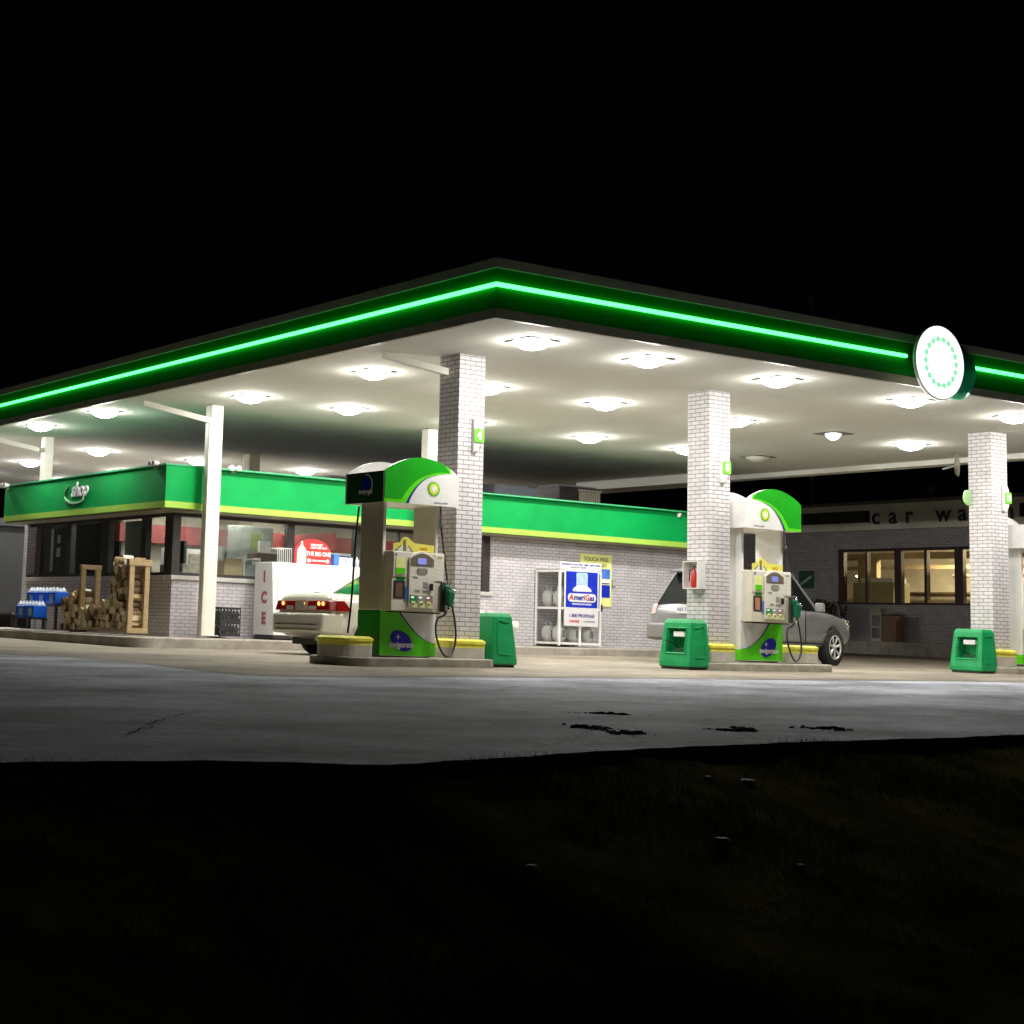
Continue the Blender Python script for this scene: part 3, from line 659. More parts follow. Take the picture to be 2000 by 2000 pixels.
    P = [(.05, Z0), (.77, Z0), (.77, Z0+.10), (.42, Z0+.12), (.37, Z0+.15), (.33, Z0+.18), (.29, Z0+.20), (.25, Z0+.20), (.21, Z0+.18), (.17, Z0+.12), (.05, Z0+.10)]
    MB().extr_y(P, -.20, -.19).build('topper_sign', YTOP, t)
    m = MB(); m.extr_y([(.22, Z0), (.27, Z0), (.265, Z0+.16), (.23, Z0+.16)], -.2055, -.2005); m.extr_y([(.07, Z0), (.11, Z0), (.19, Z0+.07), (.18, Z0+.08)], -.2055, -.2005); m.extr_y([(.36, Z0), (.40, Z0), (.31, Z0+.08), (.30, Z0+.07)], -.2055, -.2005)
    m.build('topper_rays', pm('ray_olive', (.22, .20, .10), .5, var=0), t)
    m = MB(); m.extr_y([(.11, Z0), (.22, Z0), (.21, Z0+.08)], -.2055, -.2005); m.extr_y([(.28, Z0), (.36, Z0), (.29, Z0+.08)], -.2055, -.2005); m.build('topper_white', PAPER, t)
    text('topper_text', 'earn', .07, pm('topper_orange', (.75, .42, .03), .5, var=0), t, (.58, -.203, Z0+.05), depth=.004, bold=.002)
    # nozzle, boot and hoses
    m = MB(); m.box(.865, .965, -.262, -.2225, .66, 1.10); m.build('nozzle_boot', pm('boot_dark', (.04, .045, .035), .5), t, bevel=.02)
    m = MB(); m.hull2([(.93, -.36, .76), (1.01, -.36, .74), (1.01, -.27, .74), (.93, -.27, .76)], [(.91, -.37, .99), (1.06, -.36, .95), (1.06, -.27, .95), (.91, -.26, .99)])
    m.hull2([(.89, -.35, .97), (1.03, -.35, .96), (1.03, -.275, .96), (.89, -.275, .97)], [(.88, -.34, 1.05), (.97, -.34, 1.05), (.97, -.28, 1.05), (.88, -.28, 1.05)])
    m.build('nozzle', pm('nozzle_green', (.006, .13, .055), .35, var=.1), t, bevel=.02)
    m = MB(); m.tube([(.95, -.31, 1.03), (1.0, -.31, 1.10), (.92, -.31, 1.10)], .012, 6); m.tube([(1.03, -.31, .98), (1.09, -.31, .96)], .02, 8); m.tube([(.98, -.31, .76), (.95, -.31, .66)], .022, 8); m.build('nozzle_spout', CHRM, t)
    m = MB(); m.tube([(1.0, -.02, 2.19), (1.0, -.03, 2.02), (1.01, -.03, 1.9)], .018, 8); m.lathe([(.02, 0), (.032, .02), (.032, .06), (.02, .08)], (1.01, -.03, 1.88), 12); m.build('swivel', GREY, t)
    hp = arc([(1.01, -.03, 1.9), (1.04, -.08, 1.5), (1.09, -.14, 1.0), (1.17, -.20, .55), (1.14, -.26, .22), (1.0, -.30, .04), (.86, -.32, .10), (.76, -.31, .34), (.80, -.27, .55), (.90, -.29, .62), (.96, -.31, .70)], 8)
    MB().tube(hp, .0155, 8).build('hose', BLK, t)
    hp = arc([(-.02, D+.03, 2.15), (-.06, D+.03, 1.7), (-.09, D+.02, 1.2), (-.16, D-.05, .75), (-.25, D-.12, .32)], 6)
    MB().tube(hp, .0155, 8).build('rear_hose', BLK, t)
    return t
p4 = make_pump(False, 'leftmost fuel pump, green sweep on its left side, beside the rounded barrier', '4'); p4.location = (13.68, 19.62, .10)
p8 = make_pump(True, 'middle fuel pump, white on its left side, right of the middle brick column', '8'); p8.location = (20.88, 19.62, .182)
p12 = copy_tree(p8); p12.location = (28.3, 19.62, .262); p12['label'] = 'fuel pump cut by the right edge of the view'

# green squeegee and towel bins
def make_bin():
    t = thing('service_bin', '', 'bin', (0, 0, 0), 0, 'green windshield service bins')
    Wd, L, Hh = .47, .68, .80
    b = [(0, 0, .04), (Wd, 0, .04), (Wd, L, .04), (0, L, .04)]; mid = [(.0, 0.0, .12), (Wd, 0, .12), (Wd, L, .12), (0, L, .12)]
    top = [(.075, .04, .74), (Wd-.04, .04, .74), (Wd-.04, L-.04, .74), (.075, L-.04, .74)]; lid = [(.10, .07, Hh), (Wd-.07, .07, Hh), (Wd-.07, L-.07, Hh), (.10, L-.07, Hh)]
    m = MB(); vs = b+mid+top+lid; fs = [(3, 2, 1, 0), (12, 13, 14, 15)]+[(4*r+i, 4*r+(i+1) % 4, 4*r+4+(i+1) % 4, 4*r+4+i) for r in range(3) for i in range(4)]; m.add(vs, fs)
    o = m.build('body', BING, t)
    cut = MB().box(-.2, .28, .14, .53, .27, .64)
    carve(o, [cut]); bv = o.modifiers.new('bevel', 'BEVEL'); bv.width = .018; bv.segments = 2; bv.limit_method = 'ANGLE'; bv.angle_limit = math.radians(30)
    MB().box(.03, Wd-.03, .03, L-.03, 0, .04).build('foot', DARK, t)
    fr = MB(); r_ = .014
    fr.tube([(.012, .12, .25), (.06, .12, .66), (.06, .55, .66), (.012, .55, .25), (.012, .12, .25)], r_, 6); fr.build('window_rim', BING, t)
    MB().box(.09, .2, .2, .44, .52, .60).build('paper_towels', PAPER, t)
    MB().box(.05, .27, .16, .42, .275, .33).build('washer_tray', pm('tray_dark', (.006, .06, .03), .4, var=0), t)
    m = MB(); m.tube(arc([(.14, .03, .665), (.24, .03, .665), (.35, .03, .665), (.36, .008, .27), (.33, .003, .20), (.14, .002, .19)], 4), .009, 6); m.build('moulded_line', BING, t)
    MB().tube([(-.04, .5, .46), (.06, .45, .42), (.18, .36, .32)], .01, 6).build('squeegee', BLK, t)
    return t
b8 = make_bin(); b8.location = (19.52, 19.42, g(19.7, 19.7)+.004); b8['label'] = 'green service bin left of the middle brick column, towel window showing'
b4 = copy_tree(b8); b4.location = (16.07, 19.48, g(15.7, 19.7)+.004); b4.scale = (-1, 1, 1); b4['label'] = 'green service bin right of the leftmost brick column, seen from its plain end'
b12 = copy_tree(b8); b12.location = (26.82, 19.42, g(27, 19.7)+.004); b12['label'] = 'green service bin left of the right brick column, towel window showing'

# ------------------------------------------------------------------ shop building
SZ = .25
shop = thing('shop_building', 'low grey brick station shop with bright green sign band and dark window frames', 'shop', (0, 0, 0))
XL, XR, YF, YB = 15.0, 29.3, 28.5, 35.6
m = MB()  # walls with window openings
m.box(XL, 17.0, YF, YF+.2, .15, 1.3); m.box(17.0, 22.72, YF, YF+.2, .15, 1.3)
m.box(22.72, XR, YF, YF+.2, .15, 3.0); m.box(XL, 22.72, YF, YF+.2, 2.62, 3.0)
m.box(XL, XL+.2, YF+.2, YB, .15, 1.3); m.box(XL, XL+.2, YF+.2, YB, 2.62, 3.0); m.box(XL, XR, YB, YB+.2, .15, 3.2); m.box(XR-.2, XR, YF+.2, YB, .15, 3.2)
m.build('brick_wall', BRS, shop)
m = MB(); m.box(XL-.04, 22.76, YF-.05, YF+.22, 1.302, 1.385); m.box(XL-.05, XL+.22, YF+.222, YB, 1.302, 1.385); m.build('window_sill', pm('sill_stone', (.55, .53, .50), .6, var=.1), shop, bevel=.008)
m = MB()
for x in (15.0, 17.58, 19.2, 20.9, 22.55): m.box(x, x+.17, YF+.03, YF+.15, 1.387, 2.62)
m.box(15.17, 22.55, YF+.04, YF+.14, 1.387, 1.45); m.box(15.17, 22.55, YF+.04, YF+.14, 2.52, 2.62)
m.box(20.3, 20.36, YF+.05, YF+.13, 1.45, 2.52)
m.build('front_window_frame', DARK, shop)
m = MB()
for y in (28.7, 29.72, 31.42, 33.3, 34.9): m.box(XL+.03, XL+.15, y, y+(.40 if y == 31.42 else .22), 1.387, 2.62)
m.box(XL+.04, XL+.14, 28.7, YB, 1.387, 1.45); m.box(XL+.04, XL+.14, 28.7, YB, 2.53, 2.62); m.build('side_window_frame', DARK, shop)
MB().box(15.17, 22.55, YF+.085, YF+.095, 1.45, 2.52).build('window_pane', GLS, shop)
MB().box(XL+.085, XL+.095, 28.92, 34.9, 1.45, 2.53).build('window_pane', GLS, shop)
# sign band: left corner piece stands proud
FX, FY = 14.45, 28.0
def band(z0, z1, mat, name, e=0):
    m = MB(); m.box(FX-e, 15.22, 27.86-e, 28.3, z0, z1); m.box(15.22, XR+.4, FY-e, 28.3, z0, z1); m.box(FX-e, 14.8, 28.3, 35.75, z0, z1); m.build(name, mat, shop)
band(2.745, 3.42, GRNS, 'green_sign_band'); band(2.625, 2.7445, LIME, 'lime_stripe', .004)
m = MB(); m.box(FX-.02, XR+.42, 27.84, 28.32, 3.421, 3.45); m.box(FX-.02, 14.82, 28.32, 35.77, 3.421, 3.45); m.build('band_cap', pm('cap_green', (.05, .42, .18), .4), shop)
m = MB(); m.box(FX+.03, XR+.3, 28.05, 28.5, 2.585, 2.6245); m.box(FX+.03, 15.0, 28.5, 35.7, 2.585, 2.6245); m.build('eave_soffit', pm('eave', (.25, .22, .16), .6), shop)
MB().box(14.8, XR, 28.3, 35.7, 3.2, 3.3).build('roof', ROOF, shop)
# shop lettering and swoosh
text('sign_letters', 'shop', .42, PAPER, shop, (FX-.012, 31.7, 3.14), face='-x', shear=.3, bold=.008, depth=.02)
m = MB(); q = arc([(32.28, 3.26), (32.42, 3.12), (32.40, 2.99), (32.15, 2.90), (31.75, 2.88), (31.45, 2.93)], 6)
wq = [.004+.02*math.sin(math.pi*i/(len(q)-1)) for i in range(len(q))]
m.extr_x([(a, b+w_) for (a, b), w_ in zip(q, wq)]+[(a, b-w_) for (a, b), w_ in zip(q[::-1], wq[::-1])], FX-.02, FX-.002); m.build('sign_swoosh', pm('swoosh_pale', (.45, .75, .45), .4, var=0), shop)
# interior
m = MB(); m.box(XL+.2, XR-.2, YF+.2, YB, .20, .28); m.build('floor_slab', pm('tile_floor', (.4, .38, .34), .3), shop)
MB().box(XL+.2, XR-.2, YF+.2, YB, 2.9, 2.95).build('inner_ceiling', pm('tile_ceiling', (.6, .56, .48), .8), shop)
m = MB()
for x, y in ((15.5, 31.5), (16.6, 29.9), (18.6, 29.9), (20.6, 29.9), (16.6, 32), (19.2, 32), (22, 31.5), (25, 31.5)): m.box(x, x+.95, y, y+.28, 2.86, 2.895)
m.build('interior_light', INTL, shop)
MB().box(XL+.21, XR-.21, YB-.05, YB-.01, .29, 2.88).build('back_lining', pm('dark_lining', (.05, .065, .045), .6), shop)
MB().box(16.1, 24, 33.0, 33.1, .29, 2.88).build('partition', pm('partition_paint', (.42, .39, .33), .7), shop)
m = MB(); m.box(15.9, 24, 32.7, 32.98, 2.2, 2.6); m.box(20.0, 20.1, 30.6, 32.7, 2.2, 2.55); m.build('red_interior_band', BRED, shop)

def goods(name, lab, cat, boxes, loc, grp=None):
    t = thing(name, lab, cat, loc, 0, grp)
    for nm, mt, b in boxes: MB().box(*b).build(nm, mt, t, bevel=.006)
    return t
DKM = pm('machine_dark', (.06, .06, .06), .35); GRM = pm('machine_grey', (.26, .27, .28), .35); TAN = pm('tan_box', (.45, .30, .18), .7); CRM = pm('cream_tub', (.75, .72, .50), .5)
goods('counter', 'low counter behind the front shop windows', 'counter', [('top', GRM, (0, 5.2, 0, .7, .75, .80)), ('cabinet', pm('counter_front', (.30, .27, .22), .6), (.05, 5.15, .05, .65, 0, .749))], (15.9, 28.95, .28))
goods('cardboard_box', 'plain brown cardboard box standing in the front window', 'box', [('carton', TAN, (0, .42, 0, .35, 0, .66)), ('flap', CARDB, (.02, .4, -.02, .02, .60, .70))], (16.42, 29.0, 1.09))
goods('plastic_tub', 'cream tub with a lid in the front window beside the cardboard box', 'tub', [('base', PAPER, (.06, .2, .02, .2, 0, .16)), ('lid', CRM, (0, .28, 0, .24, .161, .34))], (16.08, 28.98, 1.09))
goods('display_shelf', 'white frame shelf with small goods right of the cardboard box', 'shelf', [('upright', PAPER, (0, .03, 0, .3, 0, .75)), ('upright', PAPER, (.36, .39, 0, .3, 0, .75)), ('shelf', PAPER, (.03, .36, 0, .3, .7, .72)), ('shelf', PAPER, (.03, .36, 0, .3, .36, .38)), ('goods', DKM, (.06, .28, .03, .25, .02, .26)), ('goods', GRM, (.05, .34, .03, .25, .381, .60))], (16.9, 29.05, 1.09))
goods('coffee_machine', 'dark coffee machine in the front shop window near the left window post', 'coffee machine', [('body', DKM, (0, .5, 0, .4, 0, .9)), ('tank', GRM, (.52, .78, .05, .35, 0, .95)), ('cups', PAPER, (.05, .3, -.02, .08, .92, 1.15))], (17.35, 29.3, 1.05))
goods('drink_cooler', 'grey glass fronted cooler standing at the back of the shop', 'cooler', [('body', GRM, (0, 1.5, 0, .7, 0, 1.9)), ('door', pm('cooler_glass', (.14, .15, .17), .1), (.05, .72, -.02, .0, .1, 1.8)), ('door', MC['cooler_glass'], (.78, 1.45, -.02, 0, .1, 1.8))], (18.0, 31.9, .28))
goods('cup_stack', 'stack of white cups and lids in the front window', 'cups', [('cups', PAPER, (0, .10, 0, .1, 0, .42)), ('lids', CRM, (.12, .34, 0, .2, .2, .42)), ('tray', PAPER, (0, .36, 0, .24, -.02, -.001))], (17.3, 28.95, 1.12))
goods('window_poster', 'pale arch shaped poster with green leaves inside the front window', 'poster', [('sheet', pm('poster_pale', (.45, .48, .46), .7, var=.3, scale=5), (0, 1.1, 0, .01, 0, .75)), ('leaf', pm('poster_leaf', (.30, .45, .08), .6, var=.3, scale=9), (.55, .8, -.008, -.001, .28, .62))], (17.1, 30.1, 1.78))
goods('microwave_stand', 'white microwave and cups on a stand in the middle of the front window', 'microwave', [('stand', LGREY, (0, .6, 0, .5, 0, .95)), ('oven', PAPER, (.05, .55, .05, .45, .951, 1.25)), ('door', DKM, (.09, .4, .04, .049, .99, 1.2)), ('cups', PAPER, (.1, .2, .1, .2, 1.251, 1.5)), ('cups', CRM, (.3, .42, .1, .2, 1.251, 1.42))], (18.4, 30.0, .28))
goods('drink_dispenser', 'pale drink dispenser behind the red arched sign', 'dispenser', [('body', LGREY, (0, .7, 0, .5, 0, 1.7)), ('panel', pm('panel_warm', (.55, .42, .34), .5, var=.3, scale=6), (.05, .65, -.01, -.001, .8, 1.6)), ('lid', PAPER, (0, .7, 0, .5, 1.701, 1.82))], (19.7, 30.2, .28))
goods('tall_shelf', 'white shelving with mixed packets seen through the front window behind the cream post', 'shelf', [('frame', PAPER, (0, .9, 0, .4, 0, 1.75)), ('packets', MC.get('packets') or pm('packets', (.36, .30, .24), .5, var=.7, scale=9), (.05, .85, -.03, -.001, .9, 1.25)), ('packets', MC.get('packets'), (.05, .85, -.03, -.001, 1.35, 1.65))], (16.2, 30.9, .28))
goods('goods_rack', 'low rack of mixed packets inside the side window nearest the corner', 'rack', [('frame', DKM, (0, .5, 0, 1.0, 0, .9)), ('packets', pm('packets', (.36, .30, .24), .5, var=.7, scale=9), (.02, .48, .02, .98, .901, 1.35)), ('carton', PAPER, (.1, .4, .5, .8, 1.351, 1.62)), ('monitor', BLK, (.05, .12, .05, .42, 1.36, 1.8))], (15.45, 28.95, .28))
goods('magazine_rack', 'dark shelves of small items behind the middle side window', 'rack', [('frame', DKM, (0, .4, 0, 1.2, 0, 1.5)), ('items', pm('items_green', (.10, .14, .05), .5, var=.8, scale=7), (-.02, -.001, .1, 1.1, .9, 1.45))], (15.9, 31.9, .28))
goods('door_notice', 'tall white notice hanging in the farthest side window', 'poster', [('sheet', PAPER, (0, .01, 0, .13, 0, .95)), ('sheet', PAPER, (0, .01, -.36, -.22, .62, .8)), ('sheet', PAPER, (0, .01, -.38, -.2, .32, .52))], (XL+.17, 34.55, 1.52))
goods('exit_sign', 'small red lit sign inside the shop side window', 'sign', [('face', EXITR, (0, .02, 0, .26, 0, .15)), ('case', DKM, (.021, .06, -.01, .27, -.01, .16))], (15.6, 30.95, 2.32))
goods('wall_poster', 'greyish poster on the glass of the side window, second pane from the corner', 'poster', [('sheet', pm('poster_dull', (.20, .24, .20), .7, var=.1), (0, .01, 0, .95, 0, 1.0)), ('mark', pm('mark_green', (.14, .30, .03), .6), (-.006, -.001, .24, .36, .42, .62))], (XL+.17, 30.0, 1.5))

# cameras / twin floods on the band
def floods(loc, lab, rz=0):
    t = thing('security_lights', lab, 'floodlight', loc, rz, 'white twin lamps on the shop sign band')
    for dx in (-.07, .09):
        MB().lathe([(.02, .09), (.045, .05), (.055, -.05), (.05, -.052), (.0005, -.03)][::-1], (dx, -.06, .03), 14, 'y').build('lamp_head', WHT, t)
    MB().box(-.04, .06, -.02, .05, -.06, .0).build('bracket', GREY, t)
floods((15.92, 27.94, 3.44), 'white twin lamps on the sign band just right of the cream corner post')
floods((14.42, 28.25, 3.43), 'white twin lamps on the sign band at the shop corner', math.radians(-90))
floods((14.42, 35.6, 3.40), 'white twin lamps at the far left end of the sign band', math.radians(-90))
t = thing('dome_camera', 'white dome camera at the right end of the green sign band', 'security camera', (27.75, 27.99, 3.36))
MB().lathe([(.0005, -.09), (.045, -.085), (.06, -.04), (.06, .0)], (0, 0, 0), 16, 'y').build('housing', WHT, t); MB().lathe([(.0005, -.1), (.018, -.1), (.018, -.09)], (0, 0, -.015), 10, 'y').build('eye', BLK, t)

# rooftop units
def hvac(name, x0, x1, y0, y1, z1, lab, louv=False, mat=GREY):
    t = thing(name, lab, 'roof unit', (x0, y0, 3.302), 0, 'units on the shop roof')
    MB().box(0, x1-x0, 0, y1-y0, 0, z1-3.302).build('casing', mat, t, bevel=.015)
    if louv:
        m = MB()
        for k in range(9): m.box(-.02+.0+k*.075+.05, .0+k*.075+.085, -.03, -.002, .05, z1-3.40)
        m.box(0, .75, -.035, -.002, z1-3.39, z1-3.35); o = m.build('louvre', pm('louvre_tan', (.40, .36, .28), .5), t)
        if x1-x0 > 1: o.location.x = x1-x0-.76
    m = MB(); m.box(.08, x1-x0-.08, .1, y1-y0-.1, z1-3.301, z1-3.26); m.build('lid', GREY, t)
hvac('roof_unit', 24.72, 25.9, 30.9, 31.9, 3.98, 'grey box unit on the shop roof, right of the leftmost brick column', mat=pm('unit_bluegrey', (.20, .22, .26), .5))
hvac('roof_vent_stack', 24.35, 24.7, 31.3, 31.9, 4.25, 'tall dark box on the shop roof against the leftmost brick column', mat=DARK)
hvac('roof_unit', 26.7, 28.05, 30.9, 31.9, 4.12, 'dark louvred unit on the shop roof near its right end', True, DARK)
hvac('roof_unit', 20.2, 22.0, 31, 32.2, 3.84, 'low dark unit on the shop roof behind the leftmost pump', mat=DARK)

# ------------------------------------------------------------------ things on the sidewalk by the shop
WZ = lambda x: .25+.0065*(x-14)
ic = thing('ice_freezer', 'large white ice freezer with maroon letters on its side', 'ice freezer', (16.72, 27.5, .255))
m = MB(); m.extr_x([(0.02, .06), (.80, .06), (.80, 1.46), (.16, 1.46)][::-1], 0, 2.2); m.build('cabinet', pm('freezer_white', (.66, .66, .67), .3, var=.03), ic, bevel=.015)
MB().box(.03, 2.17, .05, .76, 0, .058).build('foot', DARK, ic)
FRX = pm('freezer_door', (.70, .70, .71), .25, var=.02)
for x_ in (.10, 1.13):
    d_ = MB(); d_.hull2([(x_, .018, .20), (x_+.97, .018, .20), (x_+.97, .045, .20), (x_, .045, .20)], [(x_, .135, 1.38), (x_+.97, .135, 1.38), (x_+.97, .16, 1.38), (x_, .16, 1.38)]); dd = d_.build('door', FRX, ic, bevel=.012)
    hx = x_+.88 if x_ < 1 else x_+.09
    MB().box(hx-.04, hx+.04, .02, .07, .86, .92).build('latch', GREY, dd)
text('door_letters', 'ICE', .2, pm('faint_print', (.55, .55, .6), .5, var=0), ic, (1.6, -.03, .35))
for i, ch in enumerate('ICE'): text('side_letter', ch, .30, MAROON, ic, (-.006, .42-.01*i, 1.17-.40*i), face='-x', bold=.012, depth=.008)
t = thing('arched_sign', 'red arched soft drink sign with a white bottle, on top of the ice freezer', 'sign', (17.30, 27.78, 1.72))
P = [(0, 0), (.84, 0), (.84, .22)]+[(.42+.42*math.cos(a), .22+.27*math.sin(a)) for a in [math.radians(k) for k in range(10, 171, 10)]]+[(0, .22)]
MB().extr_y(P, 0, .02).build('board', pm('arch_red', (.72, .035, .03), .4, var=.05), t)
MB().extr_y([(.05, .0), (.26, 0), (.26, .26), (.20, .34), (.175, .37), (.175, .44), (.135, .44), (.135, .37), (.11, .34), (.05, .26)], -.008, -.001).build('bottle_shape', PAPER, t)
text('slogan', 'ONE FRUIT', .055, PAPER, t, (.50, -.004, .375), bold=.003); text('slogan', 'CAN\'T GET OUT?', .052, PAPER, t, (.55, -.004, .32), bold=.003, sx=.95)
text('headline', 'THE BIG ONE', .115, PAPER, t, (.55, -.004, .20), bold=.004, sx=.82)
text('footer', 'COLD DRINKS', .05, PAPER, t, (.54, -.004, .07), bold=.002)
m = MB(); m.extr_y(ell(.33, .07, .04, .04, 0, 14), -.006, -.001); m.extr_y(ell(.76, .07, .04, .04, 0, 14), -.006, -.001); m.build('dot', PAPER, t)
t = thing('bottle_pack', 'blue and white bottle pack on the freezer right of the red sign', 'bottle pack', (18.22, 27.78, 1.72))
MB().box(0, .12, 0, .3, 0, .22).build('blue_end', SKYB, t, bevel=.01); MB().box(.121, .44, 0, .3, 0, .17).build('carton', PAPER, t, bevel=.01); MB().box(.13, .40, .02, .28, .171, .20).build('blue_lid', NAVY, t); text('pack_mark', '1', .1, INKB, t, (.28, -.004, .085), bold=.004)
t = thing('bottle_row', 'short row of pale bottles at the right end of the freezer top', 'bottles', (18.70, 27.82, 1.72))
for k in range(4): MB().lathe([(.0005, 0), (.035, 0), (.035, .13), (.014, .17), (.014, .20), (.0005, .2)], (.045+.082*k, .05, 0), 12).build('bottle', CRW if k % 2 else GREY, t)
t = thing('wire_basket', 'white wire basket on the freezer left of the red sign', 'basket', (16.95, 27.85, 1.72))
m = MB()
for k in range(8): m.box(.0+.045*k, .008+.045*k, 0, .01, 0, .28)
m.box(0, .33, 0, .01, .27, .285); m.box(0, .33, .3, .31, .27, .285); m.box(0, .01, .01, .3, .27, .285); m.box(0, .33, 0, .31, 0, .01); m.build('wire', PAPER, t)
def crate(z, lab):
    t = thing('milk_crate', lab, 'crate', (15.78, 27.95, z), 0, 'black crates on the shop walk')
    m = MB(); W_ = .46; HH = .275
    m.box(0, W_, 0, .36, 0, .02)
    for zz in (.02, .12, HH-.04): m.box(0, W_, 0, .015, zz, zz+.04); m.box(0, .015, .0151, .345, zz, zz+.04); m.box(0, W_, .345, .36, zz, zz+.04); m.box(W_-.015, W_, .0151, .345, zz, zz+.04)
    for k in range(7): x_ = .0+k*(W_-.02)/6; m.box(x_, x_+.02, .001, .013, .02, HH-.001); m.box(x_, x_+.02, .347, .359, .02, HH-.001)
    for k in range(6): y_ = k*(.34)/5; m.box(.001, .013, y_, y_+.02, .02, HH-.001)
    m.build('crate_body', BLK, t); MB().box(.03, W_-.03, .03, .33, .021, .2).build('contents', pm('crate_stuff', (.10, .10, .11), .5, var=.9, scale=22), t)
crate(.262, 'black plastic crate on the walk, lower of the two'); crate(.262+.277, 'black plastic crate stacked on the other one')

# firewood
rk = thing('firewood_rack', 'pale timber rack with tall end frames full of split firewood', 'firewood rack', (13.92, 28.12, .262))
m = MB()
for yy in (0.0, 2.12):
    m.box(0, .10, yy, yy+.09, .1, 1.20 if yy else 1.25); m.box(.32, .42, yy, yy+.09, .1, 1.20 if yy else 1.25)
m.box(-.01, .43, -.005, .095, 0, .099); m.box(-.01, .43, 2.115, 2.215, 0, .099); m.box(-.03, .45, -.02, .11, 1.251, 1.37); m.box(-.01, .43, 2.11, 2.22, 1.201, 1.29)
m.box(.0, .09, .0951, 2.1149, .02, .09); m.box(.33, .42, .0951, 2.1149, .02, .09); m.box(.1, .32, .01, .08, 1.371, 1.40)
m.build('rack_frame', WOODL, rk, bevel=.006)
def log_mesh(i):
    r = random.Random(100+i); kind = i % 3; R_ = .055+.035*r.random(); n = 10 if kind == 0 else 4; L_ = .36+.07*r.random(); P = []
    if kind == 0: P = [(R_*(.9+.2*r.random())*math.cos(6.283*k/n), R_*(.9+.2*r.random())*math.sin(6.283*k/n)) for k in range(n)]
    elif kind == 1: P = [(0, -R_)]+[(R_*1.5*math.cos(a), -R_+R_*1.8*math.sin(a)) for a in (math.radians(35), math.radians(60), math.radians(90), math.radians(120), math.radians(145))]
    else: P = [(-R_, -R_*.7), (R_*1.1, -R_*.8), (R_*.8, R_*.8), (-R_*.6, R_)]
    m = MB(); n = len(P); m.add([(0, a, b) for a, b in P]+[(L_, a*.95, b*.95) for a, b in P], []); 
    m.mi = 1; m.add([(0, a, b) for a, b in P], [tuple(range(n))[::-1]]); m.add([(L_, a*.95, b*.95) for a, b in P], [tuple(range(n))])
    m.mi = 0 if kind == 0 else 1
    o0 = 0
    for k in range(n):
        m.mi = 0 if (kind == 0 or (kind == 1 and k > 0 and k < n-1)) else 1
        m.f.append((k, (k+1) % n, n+(k+1) % n, n+k)); m.m.append(m.mi); m.sm.append(False)
    return m.mesh('firewood_log', [BARK, LOGE])
LM = [log_mesh(i) for i in range(18)]
LP = pm('split_wood_pale', (.78, .66, .44), .8, var=.3, scale=16, bump=.4); LB = pm('split_wood_brown', (.26, .17, .09), .85, var=.4, scale=14, bump=.5)
for i_, me_ in enumerate(LM): me_.materials[1] = (LOGE, LP, LOGE, LB, LOGE, LP)[(i_//3) % 6]
def log(x, y, z, i, grp, lab, yaw=0, roll=0):
    o = bpy.data.objects.new('firewood_log', LM[i % 18]); COL.objects.link(o); o.location = (x, y, z); o.rotation_euler = (roll, 0, yaw); tag(o, lab, 'log', grp)
r = random.Random(3); k = 0
for col in range(14):
    y = .17+col*.142; top = 1.18 if y < .62 else (1.0 if y < .85 else (.62 if y < 1.2 else .50))
    z = .15
    while z < top:
        sc_ = r.uniform(.115, .14)
        log(13.92-.02+r.uniform(-.05, .05), 28.12+y+r.uniform(-.02, .02), .262+z+r.uniform(-.01, .01), r.randrange(18), 'split logs stacked in the firewood rack', 'split firewood log with pale cut end, stacked in the timber rack', r.uniform(-.07, .07), r.uniform(0, 6.28)); z += sc_; k += 1
for col in range(5):
    y = 2.30+col*.14; z = .07; top = .72-.03*col
    while z < top:
        log(13.9+r.uniform(-.06, .05), 28.12+y+r.uniform(-.02, .02), .262+z, r.randrange(18), 'split logs heaped beyond the firewood rack', 'split firewood log heaped on the walk left of the timber rack', r.uniform(-.12, .12), r.uniform(0, 6.28)); z += r.uniform(.11, .14); k += 1
def bundle(y, z, lab):
    t = thing('wrapped_bundle', lab, 'firewood bundle', (13.95, y, z), 0, 'plastic wrapped firewood bundles')
    m = MB()
    for a, b in ((-.09, -.07), (.03, -.08), (.11, -.02), (-.04, .03), (.06, .07), (-.1, .06)): m.tube([(0, a, b), (.38, a, b)], .055, 7)
    m.build('sticks', LOGE, t); m = MB(); m.smooth = True; m.tube([(.08, 0, 0), (.30, 0, 0)], .168, 14, cap=False); m.build('wrap', pm('shrink_wrap', (.75, .74, .68), .12, var=.3, scale=9), t)
bundle(28.75, 1.56, 'wrapped firewood bundle on top of the tall end of the stack'); bundle(30.55, .92, 'wrapped firewood bundle upper left beside the rack post'); 

# washer fluid cases on tables
tb = thing('low_table', 'dark low table stand holding the blue jug cases', 'table', (13.75, 31.05, .262))
m = MB(); m.box(0, .55, 0, 1.75, .46, .50); m.build('top', DARK, tb)
for a, b in ((.02, .02), (.02, 1.68), (.48, .02), (.48, 1.68)): MB().box(a, a+.05, b, b+.05, 0, .459).build('leg', DARK, tb)
st = thing('display_bench', 'long low bench at the far left end of the shop walk', 'bench', (13.6, 32.9, .262))
MB().box(0, .5, 0, 2.6, .27, .31).build('top', pm('bench_grey', (.25, .24, .22), .7), st)
for b in (.05, .85, 1.7, 2.45): MB().box(.04, .46, b, b+.07, 0, .269).build('leg', DARK, st)
ft = thing('front_stand', 'small grey stand in front of the low table', 'stand', (13.42, 31.3, .255))
MB().box(0, .3, 0, 1.0, .19, .22).build('top', DARK, ft)
for a, b in ((.01, .01), (.01, .95), (.25, .01), (.25, .95)): MB().box(a, a+.04, b, b+.04, 0, .189).build('leg', GREY, ft)
